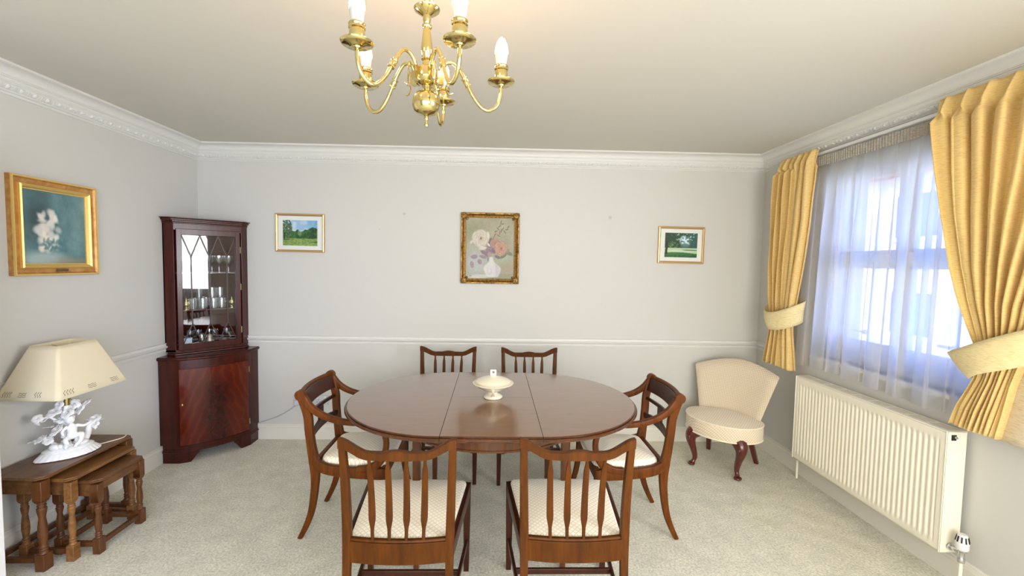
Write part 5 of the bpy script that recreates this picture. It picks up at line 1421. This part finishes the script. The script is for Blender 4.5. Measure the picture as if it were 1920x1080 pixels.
def park(kind):
    def fn(U, Vv):
        n1 = vnoise(U, Vv, 9, 21 + kind); n2 = vnoise(U, Vv, 26, 22 + kind); n3 = vnoise(U, Vv, 55, 23 + kind); nn = .4 * n1 + .35 * n2 + .25 * n3
        if kind == 0:
            C = np.ones(U.shape + (3,)) * np.array((150, 186, 214.)); C = mixc(C, (206, 216, 226), np.clip(n1 * 1.6 - .5, 0, 1) * (Vv > .5)); C = mixc(C, (96, 160, 196), (U - .5) * 1.5 * (Vv > .6))
            tree = (Vv < .60 + .10 * (vnoise(U, Vv * 0, 14, 31) - .5) + .12 * sstep_np((U - .5) * 2.5)) & (Vv > .27)
            C = mixc(C, (30, 74, 36), tree * 1.0); C = mixc(C, (96, 138, 78), tree * np.clip(nn * 1.7 - .6, 0, 1)); C = mixc(C, (22, 48, 30), tree * (U > .6) * np.clip(1.1 - nn * 1.6, 0, 1) * .8)
            C = mixc(C, (150, 168, 112), blob(U, Vv, .49, .52, .07, .16, 0, .3) * tree * .6)
            g = Vv < .27 + .03 * n1; C = mixc(C, (138, 164, 92), g * 1.0); C = mixc(C, (104, 134, 62), g * np.clip(n2 * 1.5 - .4, 0, 1)); C = mixc(C, (36, 62, 30), blob(U, Vv, .95, .15, .13, .02, -.05, .3)); C = mixc(C, (50, 70, 36), blob(U, Vv, .10, .24, .14, .02, 0, .4))
            lt = blob(U, Vv, .08, .68, .17 + .03 * 1, .42, 0, .12) * (n2 > .2); C = mixc(C, (62, 92, 56), lt); C = mixc(C, (120, 144, 106), lt * np.clip(n3 * 2 - .9, 0, 1)); C = mixc(C, (28, 48, 30), (np.abs(U - .05) < .012) * (Vv < .5) * (Vv > .22))
        else:
            C = np.ones(U.shape + (3,)) * np.array((206, 224, 238.))
            can = np.clip(1 - blob(U, Vv, .62, .66, .20, .26, .3, .5) * 1.5 - (nn - .5) * .8, 0, 1); C = mixc(C, (34, 66, 34), can * (Vv > .38)); C = mixc(C, (116, 158, 74), can * (Vv > .38) * np.clip(n2 * 1.8 - .8, 0, 1) * (U < .5)); C = mixc(C, (46, 96, 96), can * (Vv > .36) * (U > .7) * .7)
            C = mixc(C, (66, 110, 92), blob(U, Vv, .62, .48, .16, .12, 0, .3) * .8); C = mixc(C, (60, 96, 70), np.clip((vnoise(U, Vv, 20, 77) - .5) * 5, 0, 1) * (Vv > .55) * .85); C = mixc(C, (200, 220, 232), np.clip((vnoise(U, Vv, 24, 78) - .72) * 8, 0, 1) * (Vv > .7) * (U > .35))
            g = Vv < .38; C = mixc(C, (176, 200, 150), g * 1.0); C = mixc(C, (196, 204, 190), blob(U, Vv, .5, .27, .5, .05, -.05, .4)); C = mixc(C, (80, 120, 80), blob(U, Vv, .8, .30, .3, .025, 0, .3)); C = mixc(C, (50, 108, 40), (Vv < .18 + .03 * np.sin(U * 4)) * 1.0); C = mixc(C, (34, 72, 40), (Vv < .10) * np.clip(n2 * 1.4 - .2, 0, 1))
            C = mixc(C, (24, 34, 22), (np.abs(U - .05 - .02 * (Vv - .3)) < .035) * (Vv < .75) * (Vv > .12)); C = mixc(C, (30, 60, 26), blob(U, Vv, .08, .85, .3, .28, 0, .3) * (n2 > .3))
        return C
    return fn

# large gold framed print on the left wall (faces +x)
pl = empty('framed_print', (XL, (2.186 + 2.64) / 2, 1.641), pi / 2, 'teal-toned print in a wide gold frame with brass plaque, hung on the left wall', 'picture')
PW, PH = .455, .507
fr = MB(); frame_mesh(fr, PW, PH, [(0, 0), (0, -.028), (.006, -.032), (.012, -.028), (.016, -.022), (.040, -.016), (.046, -.014), (.046, 0)]); fr.build('frame', M['gold'], pl, ang=25)
fr = MB(); frame_mesh(fr, PW - .078, PH - .078, [(0, -.010), (0, -.030), (.006, -.034), (.014, -.028), (.020, -.016), (.024, -.016), (.024, -.010)]); fr.build('inner_frame', M['goldbright'], pl, ang=25)
fr = MB(); frame_mesh(fr, PW + .001, PH + .001, [(0, -.026), (.003, -.034), (.009, -.033), (.010, -.027)]); fr.build('frame_lip', M['goldbright'], pl, ang=40)
paint_mesh('print', PW - .115, PH - .115, 150, 180, teal_scene, pl, .35, (0, -.012, 0))
bk_ = MB(); bk_.bx(-PW / 2 + .01, PW / 2 - .01, -.009, -.001, -PH / 2 + .01, PH / 2 - .01); bk_.build('backing_board', M['dark'], pl)
pq = MB(); pq.box((.015, -.025, -PH / 2 + .026), (.062, .004, .013)); pq.build('plaque', M['dull_brass'], pl)

# rose painting, centre of the back wall
pc = empty('flower_painting', (-.035, D, 1.611), 0, 'painting of roses in a vase in an ornate antique gold frame on the back wall', 'picture')
RW, RH = .480, .582
fr = MB(); frame_mesh(fr, RW, RH, [(0, 0), (0, -.018), (.004, -.026), (.012, -.024), (.020, -.016), (.026, -.020), (.032, -.018), (.036, -.010), (.040, -.008), (.040, 0)]); fr.build('frame', M['goldold'], pc, ang=25)
for sx in (-1, 1):
    for sz in (-1, 1):
        orn = MB(); cx, cz = sx * (RW / 2 - .026), sz * (RH / 2 - .026)
        orn.ell((cx, -.022, cz), (.026, .010, .026), 14, 8)
        for k in range(8):
            a = 2 * pi * k / 8; orn.ell((cx + .020 * cos(a), -.026, cz + .020 * sin(a)), (.008, .006, .008), 8, 6)
        orn.ell((cx, -.032, cz), (.007, .005, .007), 8, 6)
        for j in range(1, 4):
            orn.ell((cx - sx * j * .020, -.022, cz + sz * .012), (.010, .006, .007 - j * .001), 8, 6); orn.ell((cx + sx * .012, -.022, cz - sz * j * .020), (.007 - j * .001, .006, .010), 8, 6)
        orn.ell((cx - sx * .026, -.016, cz - sz * .026), (.010, .006, .010), 8, 6)
        orn.build('corner_ornament', M['goldold'], pc, ang=180)
for s in (-1, 1):
    oa, ob = MB(), MB()
    for j in (-2, -1, 0, 1, 2):
        oa.ell((j * .016, -.024, s * (RH / 2 - .010)), (.011, .006, .007), 8, 6); ob.ell((s * (RW / 2 - .010), -.024, j * .016), (.007, .006, .011), 8, 6)
    oa.build('centre_ornament', M['goldold'], pc, ang=180); ob.build('centre_ornament', M['goldold'], pc, ang=180)
fr = MB(); frame_mesh(fr, RW - .070, RH - .070, [(0, -.008), (.001, -.019), (.005, -.018), (.008, -.010), (.008, -.006)]); fr.build('slip', M['goldold'], pc, ang=25)
paint_mesh('canvas', RW - .08, RH - .08, 210, 250, roses, pc, .4, (0, -.009, 0))
bk_ = MB(); bk_.bx(-RW / 2 + .01, RW / 2 - .01, -.007, -.001, -RH / 2 + .01, RH / 2 - .01); bk_.build('backing_board', M['dark'], pc)

def small_picture(x, z, w_, h_, kind, label, tilt=0):
    r = empty('framed_photograph', (x, D, z), 0, label, 'picture', 'small gold framed landscapes on the back wall'); r.rotation_euler.y = tilt
    fr = MB(); frame_mesh(fr, w_, h_, [(0, 0), (0, -.012), (.004, -.018), (.010, -.020), (.016, -.016), (.020, -.010), (.020, 0)]); fr.build('frame', M['rosegold'], r, ang=25)
    mt = MB(); mt.bx(-w_ / 2 + .015, w_ / 2 - .015, -.007, -.002, -h_ / 2 + .015, h_ / 2 - .015); mt.build('mount', M['mount'], r)
    paint_mesh('photograph', w_ * .70, h_ * .66, 130, 96, park(kind), r, .35, (0, -.0095, 0))
    return r
small_picture(-1.581, 1.710, .395, .312, 0, 'small gold framed landscape with open lawn and blue sky, left of the rose painting', radians(.4))
small_picture(1.554, 1.664, .388, .306, 1, 'small gold framed landscape with a dark tree at its left, right of the rose painting', radians(.5))
